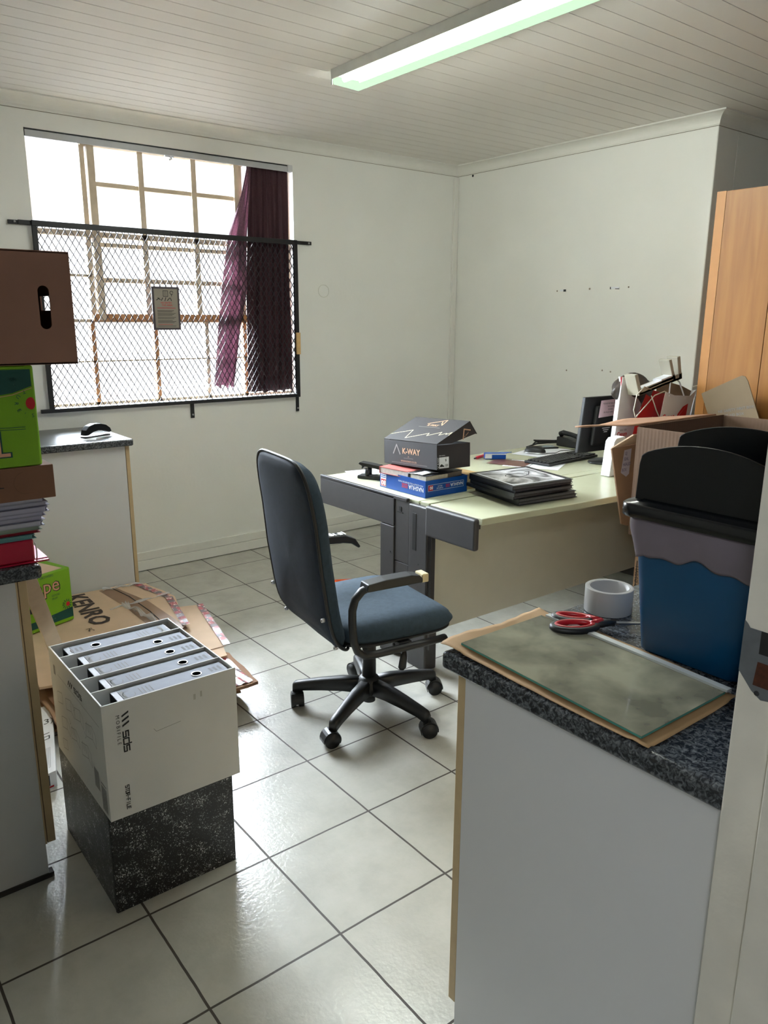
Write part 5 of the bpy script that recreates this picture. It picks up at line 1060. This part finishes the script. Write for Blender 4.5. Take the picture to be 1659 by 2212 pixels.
# carton with raised lid behind, lid leaning toward the cupboard
t = thing('grey_carton', 'grey-brown carton lid with rounded corner standing up in front of the wood cupboard', 'box', (3.12, -2.35, 0))
mb = MB(mat('board_grey_brown', (114, 98, 74), .8, var=.04)); w = .004
mb.box(2.98, 3.22, -2.62, -2.18, 0.001, .98, M_card); mb.build('box_body', t, bevel=.002)
mb = MB(MC['board_grey_brown']); mb.prism([(3.19, -2.13, .982), (3.19, -2.071, 1.107), (3.19, -2.243, 1.196), (3.19, -2.254, 1.2), (3.19, -2.270, 1.197), (3.19, -2.284, 1.178), (3.19, -2.37, .982)], (.005, 0, 0)); ld = mb.build('lid', t)
mb = MB(M_ink); 
for k, s_ in enumerate(('NE SAFETY FIRST BOX', 'FIRST AID BOX')): mb.text(s_, (3.1885, -2.165-.01*k, 1.025-.022*k), (0, -.97, .24), (0, .24, .97), .017, M_inkg)
mb.build('lid_lettering', ld)

# ================================================================== WOOD CUPBOARD
M_ven = wood_mat()
t = thing('wooden_cupboard', 'tall orange-brown wood veneer cupboard at right beyond the wall corner', 'cupboard', (3.55, -2.5, 0))
mb = MB(M_ven); mb.box(3.318, 3.76, -3.1, -1.984, 0.001, 2.005); mb.build('carcass', t, bevel=.001)
mb = MB(mat('veneer_light', (174, 122, 68), .4, var=.04)); mb.box(3.300, 3.316, -2.028, -1.984, .02, 2.004); mb.build('door_edge', t)
for a, b in ((-2.276, -2.030), (-2.52, -2.279), (-2.78, -2.523), (-3.1, -2.783)):
    mb = MB(M_ven); mb.box(3.300, 3.316, a, b, .02, 2.003); mb.build('door', t, bevel=.001)

# ================================================================== RIGHT WORKTOP ITEMS
WZ = .866
# bin
M_lidr = mat('lid_rim_black', (11, 14, 18), .22)
t = thing('swing_bin', 'tall blue plastic bin with arched black lid ends and grey liner on the right worktop', 'bin', (1.09, -3.43, WZ))
yc = -3.368; xc = 1.040
def rring(hx, hy, r, z, n=10):
    P = []
    for (sx, sy, a0) in ((1, 1, 0), (-1, 1, 90), (-1, -1, 180), (1, -1, 270)):
        for k in range(n): a = math.radians(a0+90*k/(n-1)); P.append((xc+sx*(hx-r)+r*math.cos(a), yc+sy*(hy-r)+r*math.sin(a), z))
    return P
def loft(mb, rings, m=None, capb=True, capt=False):
    n = len(rings[0]); F = [(i*n+k, i*n+(k+1) % n, (i+1)*n+(k+1) % n, (i+1)*n+k) for i in range(len(rings)-1) for k in range(n)]
    if capb: F.append(tuple(range(n))[::-1])
    if capt: F.append(tuple((len(rings)-1)*n+k for k in range(n)))
    return mb.verts([p for r in rings for p in r], F, m, True)
M_blue = mat('bin_blue', (0, 68, 108), .38, var=.03)
mb = MB(M_blue); loft(mb, [rring(.086, .084, .016, WZ), rring(.096, .092, .020, WZ+.006), rring(.100, .114, .024, 1.04), rring(.102, .117, .026, 1.115)]); mb.build('bin_body', t)
M_liner = mat('bin_liner_grey', (126, 116, 126), .3, var=.12, scale=8, trans=.15, bump=.6, bscale=18)
mb = MB(M_liner)
_rg = [Vector(p) for p in rring(.110, .128, .03, 0, 12)]; _rg.append(_rg[0]); _cl = [0]
for a_, b_ in zip(_rg, _rg[1:]): _cl.append(_cl[-1]+(b_-a_).length)
def lin(u, v):
    d_ = v*_cl[-1]*.99999; i = max(j for j in range(len(_cl)) if _cl[j] <= d_); i = min(i, len(_rg)-2); p = _rg[i].lerp(_rg[i+1], (d_-_cl[i])/max(1e-9, _cl[i+1]-_cl[i])); q = Vector((p[0]-xc, p[1]-yc, 0)); a = v*25.13
    low = 1.043+.012*math.sin(a*1.3)+.007*math.sin(a*3.1+1)
    if p[0] < xc-.08: low = 1.049+.006*math.sin((p[1]+3.26)*46+.9)+.004*math.sin((p[1]+3.2)*97)-.016*max(0, 1-abs(p[1]+3.262)/.018)
    z = lerp(1.118, low, u); s_ = 1+.035*math.sin(a*2.3+u*3)*u*.5+.03*math.sin(u*math.pi)-.03*u
    return (xc+q.x*s_, yc+q.y*s_, z)
mb.grid(lin, 14, 300); mb.build('bin_liner', t, solid=.0008)
mb = MB(M_lidr); loft(mb, [rring(.100, .114, .03, 1.112), rring(.120, .137, .030, 1.110), rring(.123, .140, .030, 1.112), rring(.123, .140, .030, 1.131), rring(.119, .136, .03, 1.1345), rring(.104, .121, .026, 1.137), rring(.101, .119, .026, 1.142), rring(.094, .110, .024, 1.136)], capb=False); mb.build('lid_rim', t)
M_lid = mat('lid_black', (9, 12, 15), .35, spec=.35)
def arch(x0, x1, lean, h=.119, dz=0):
    pts = [(-h, 1.138)]+[(-h+.001, 1.200+dz)]
    N = 24
    for k in range(N+1):
        y = -h+.004+(2*h-.008)*k/N; q = abs(y)/h; pts.append((y, 1.242+dz-.026*q**2.1-.010*max(0, (q-.93)/.07)**2))
    pts += [(h-.001, 1.200+dz), (h, 1.138)]; n = len(pts)
    mb = MB(M_lid); V = []
    for x, sc in ((x0, 1), (x1, .985)): V += [(x+lean*(z-1.138), yc+y*sc, z-(1-sc)*.05) for y, z in pts]
    mb.verts(V, [tuple(range(n)), tuple(range(n, 2*n))[::-1]]+[(i, (i+1) % n, n+(i+1) % n, n+i) for i in range(n)]); return mb
arch(.940, .947, .04).build('lid_end', t, bevel=.002); arch(1.062, 1.069, -.02, .122, .022).build('lid_end', t, bevel=.002)
mb = MB(M_black)
for sy in (-1, 1):
    mb.verts([(.943, yc+sy*.1185, 1.138), (1.068, yc+sy*.1185, 1.138), (1.066, yc+sy*.1175, 1.175), (.946, yc+sy*.1175, 1.175)], [(0, 1, 2, 3)])
mb.build('lid_side', t, solid=.003)
# kraft paper, glass, aluminium strip
M_kraft = mat('kraft_paper', (174, 140, 98), .7, var=.08, scale=10)
def kz(u, v): return .0016+.0035*max(0, math.sin(u*16+v*4))*(1 if (u < .14 or u > .93) else .25)+.003*max(0, math.sin(v*14+u*7))*(1 if (v > .9 or v < .05) else .1)
def kp(u, v):
    # u: along y from far (-3.066) to near (-3.49); v: along x
    x = lerp(lerp(.676, .668, u), lerp(.945, .903, u), v); y = lerp(-3.052+.006*math.sin(v*9), -3.483, u)
    return (x, y, WZ+kz(u, v)+(.005*max(0, 1-u*9)*(.6+.4*abs(math.sin(v*17+u*20)))))
mb = MB(M_kraft); mb.grid(kp, 50, 36); mb.grid(lambda u, v: (lerp(.86, .958, v)-.02*u, lerp(-3.16, -3.40, u), WZ+.001+.002*math.sin(v*5+u*4)**2), 20, 10)
tag(mb.build('kraft_paper', solid=.0006), 'creased brown kraft paper spread under the glass sheet on the right worktop', 'wrapping paper')
def glass_sheet():
    m = glass_mat('shelf_glass', (.88, .90, .86)); nt = m.node_tree
    d = nt.nodes.new('ShaderNodeBsdfDiffuse'); tc = nt.nodes.new('ShaderNodeTexCoord'); n = nt.nodes.new('ShaderNodeTexNoise'); n.inputs['Scale'].default_value = 9; n.inputs['Detail'].default_value = 4; n.inputs['Distortion'].default_value = .2
    nt.links.new(tc.outputs['Object'], n.inputs['Vector']); r = ramp(nt, [(.38, (150, 148, 128)), (.62, (204, 201, 174))]); nt.links.new(n.outputs['Fac'], r.inputs['Fac']); nt.links.new(r.outputs['Color'], d.inputs[0])  # blotchy diffuse colour paints pale reflections onto the glass
    old = [x for x in nt.nodes if x.type == 'MIX_SHADER'][0]; mx = nt.nodes.new('ShaderNodeMixShader'); mx.inputs[0].default_value = .5
    nt.links.new(old.outputs[0], mx.inputs[2]); nt.links.new(d.outputs[0], mx.inputs[1]); nt.links.new(mx.outputs[0], nt.nodes['Material Output'].inputs[0]); return m
t = thing('glass_shelf', 'rectangular glass sheet with painted pale reflections lying on brown paper on the right worktop', 'glass sheet', (.79, -3.27, WZ+.006))
ga, gb, gc, gd = (.698, -3.083), (.676, -3.466), (.895, -3.468), (.914, -3.082)
gz = WZ+.0062
mb = MB(glass_sheet()); mb.prism([(x, y, gz+.0005) for x, y in (ga, gb, gc, gd)], (0, 0, .0042)); mb.build('glass_pane', t)
M_ge = mat('glass_edge_green', (70, 140, 128), .15); mb = MB(M_ge)
for p, q in ((ga, gb), (gb, gc)): mb.bar((p[0], p[1], gz+.0026), (q[0], q[1], gz+.0026), .0010, .0030)
mb.build('polished_edge', t)
mb = MB(mat('aluminium_strip', (196, 200, 198), .4, metal=.3)); mb.bar((.921, -3.092, gz+.0068), (.900, -3.472, gz+.0068), .013, .004); mb.bar((.9275, -3.092, gz+.003), (.9065, -3.472, gz+.003), .0012, .011)
tag(mb.build('aluminium_strip'), 'thin pale aluminium strip along the right edge of the glass sheet', 'metal strip')
# packing tape roll
t = thing('tape_roll', 'wide roll of translucent white packing tape standing on the right worktop', 'tape roll', (1.10, -3.135, WZ))
M_tp = mat('tape_white', (196, 194, 190), .22, var=.03, trans=.25); tc0 = (1.066, -3.126, WZ)
mb = MB(M_tp); mb.lathe([(.0400, 0), (.0475, 0), (.0475, .0500), (.0400, .0500), (.0400, 0)], tc0, n=48); mb.build('tape_winding', t, bevel=.0006)
mb = MB(mat('tape_core', (170, 168, 166), .5)); mb.lathe([(.0380, .0004), (.0398, .0004), (.0398, .0496), (.0380, .0496), (.0380, .0004)], tc0, n=48); mb.build('tape_core', t)
# scissors
t = thing('scissors', 'large scissors with red and black handles on the right worktop', 'scissors', (.95, -3.17, WZ))
sd_ = Vector((.145, -.118, 0)).normalized(); sn = Vector((-sd_.y, sd_.x, 0)); pv = Vector((.985, -3.196, WZ+.016))
M_sr = mat('scissor_red', (176, 20, 34), .35)
def loop(cx, cy, a, b, h, ang, z):
    c, s_ = math.cos(ang), math.sin(ang); out = []
    for k in range(36):
        x, y = a*math.cos(k*math.pi/18), b*math.sin(k*math.pi/18); out.append(pv+sd_*(cx+x*c-y*s_)+sn*(cy+x*s_+y*c)+Vector((0, 0, z)))
    return out
for nm_, cx, cy, a, b, ang, z in (('handle', -.078, -.024, .040, .022, .12, .0), ('handle', -.070, .026, .034, .018, -.25, -.003)):
    mb = MB(M_black); mb.tube(loop(cx, cy, a, b, 0, ang, z), .0066, closed=True, n=10, flat=1.2); s0 = -1 if cy < 0 else 1
    mb.tube([pv+sd_*(cx+a*.9)+sn*(cy*.75)+Vector((0, 0, z)), pv+sd_*-.012+sn*(cy*.15)+Vector((0, 0, z)), pv+sd_*.004+Vector((0, 0, z))], [.007, .0075, .005], n=10); hd_ = mb.build(nm_, t)
    mb = MB(M_sr); mb.tube(loop(cx, cy, a-.005, b-.005, 0, ang, z+.0022), .0056, closed=True, n=10); mb.tube([pv+sd_*(cx+a*.8)+sn*(cy*.8)+Vector((0, 0, z+.003)), pv+sd_*-.022+sn*(cy*.2)+Vector((0, 0, z+.003))], [.0068, .0066], n=10); mb.build('soft_grip', hd_)
mb = MB(mat('blade_steel', (150, 152, 156), .25, metal=.9)); 
mb.prism([pv+sd_*-.01+sn*.006, pv+sd_*.118+sn*-.002, pv+sd_*.118+sn*-.004, pv+sd_*-.01+sn*-.006], (0, 0, -.002)); mb.build('blade', t)
mb = MB(MC['blade_steel']); mb.prism([pv+sd_*-.01+sn*.006+Vector((0, 0, -.0022)), pv+sd_*.118+sn*.005+Vector((0, 0, -.0022)), pv+sd_*.01+sn*-.006+Vector((0, 0, -.0022))], (0, 0, -.002)); mb.build('blade', t)
mb = MB(M_blackm); mb.cyl(pv+Vector((0, 0, .0)), pv+Vector((0, 0, .002)), .004); mb.build('pivot_screw', t)
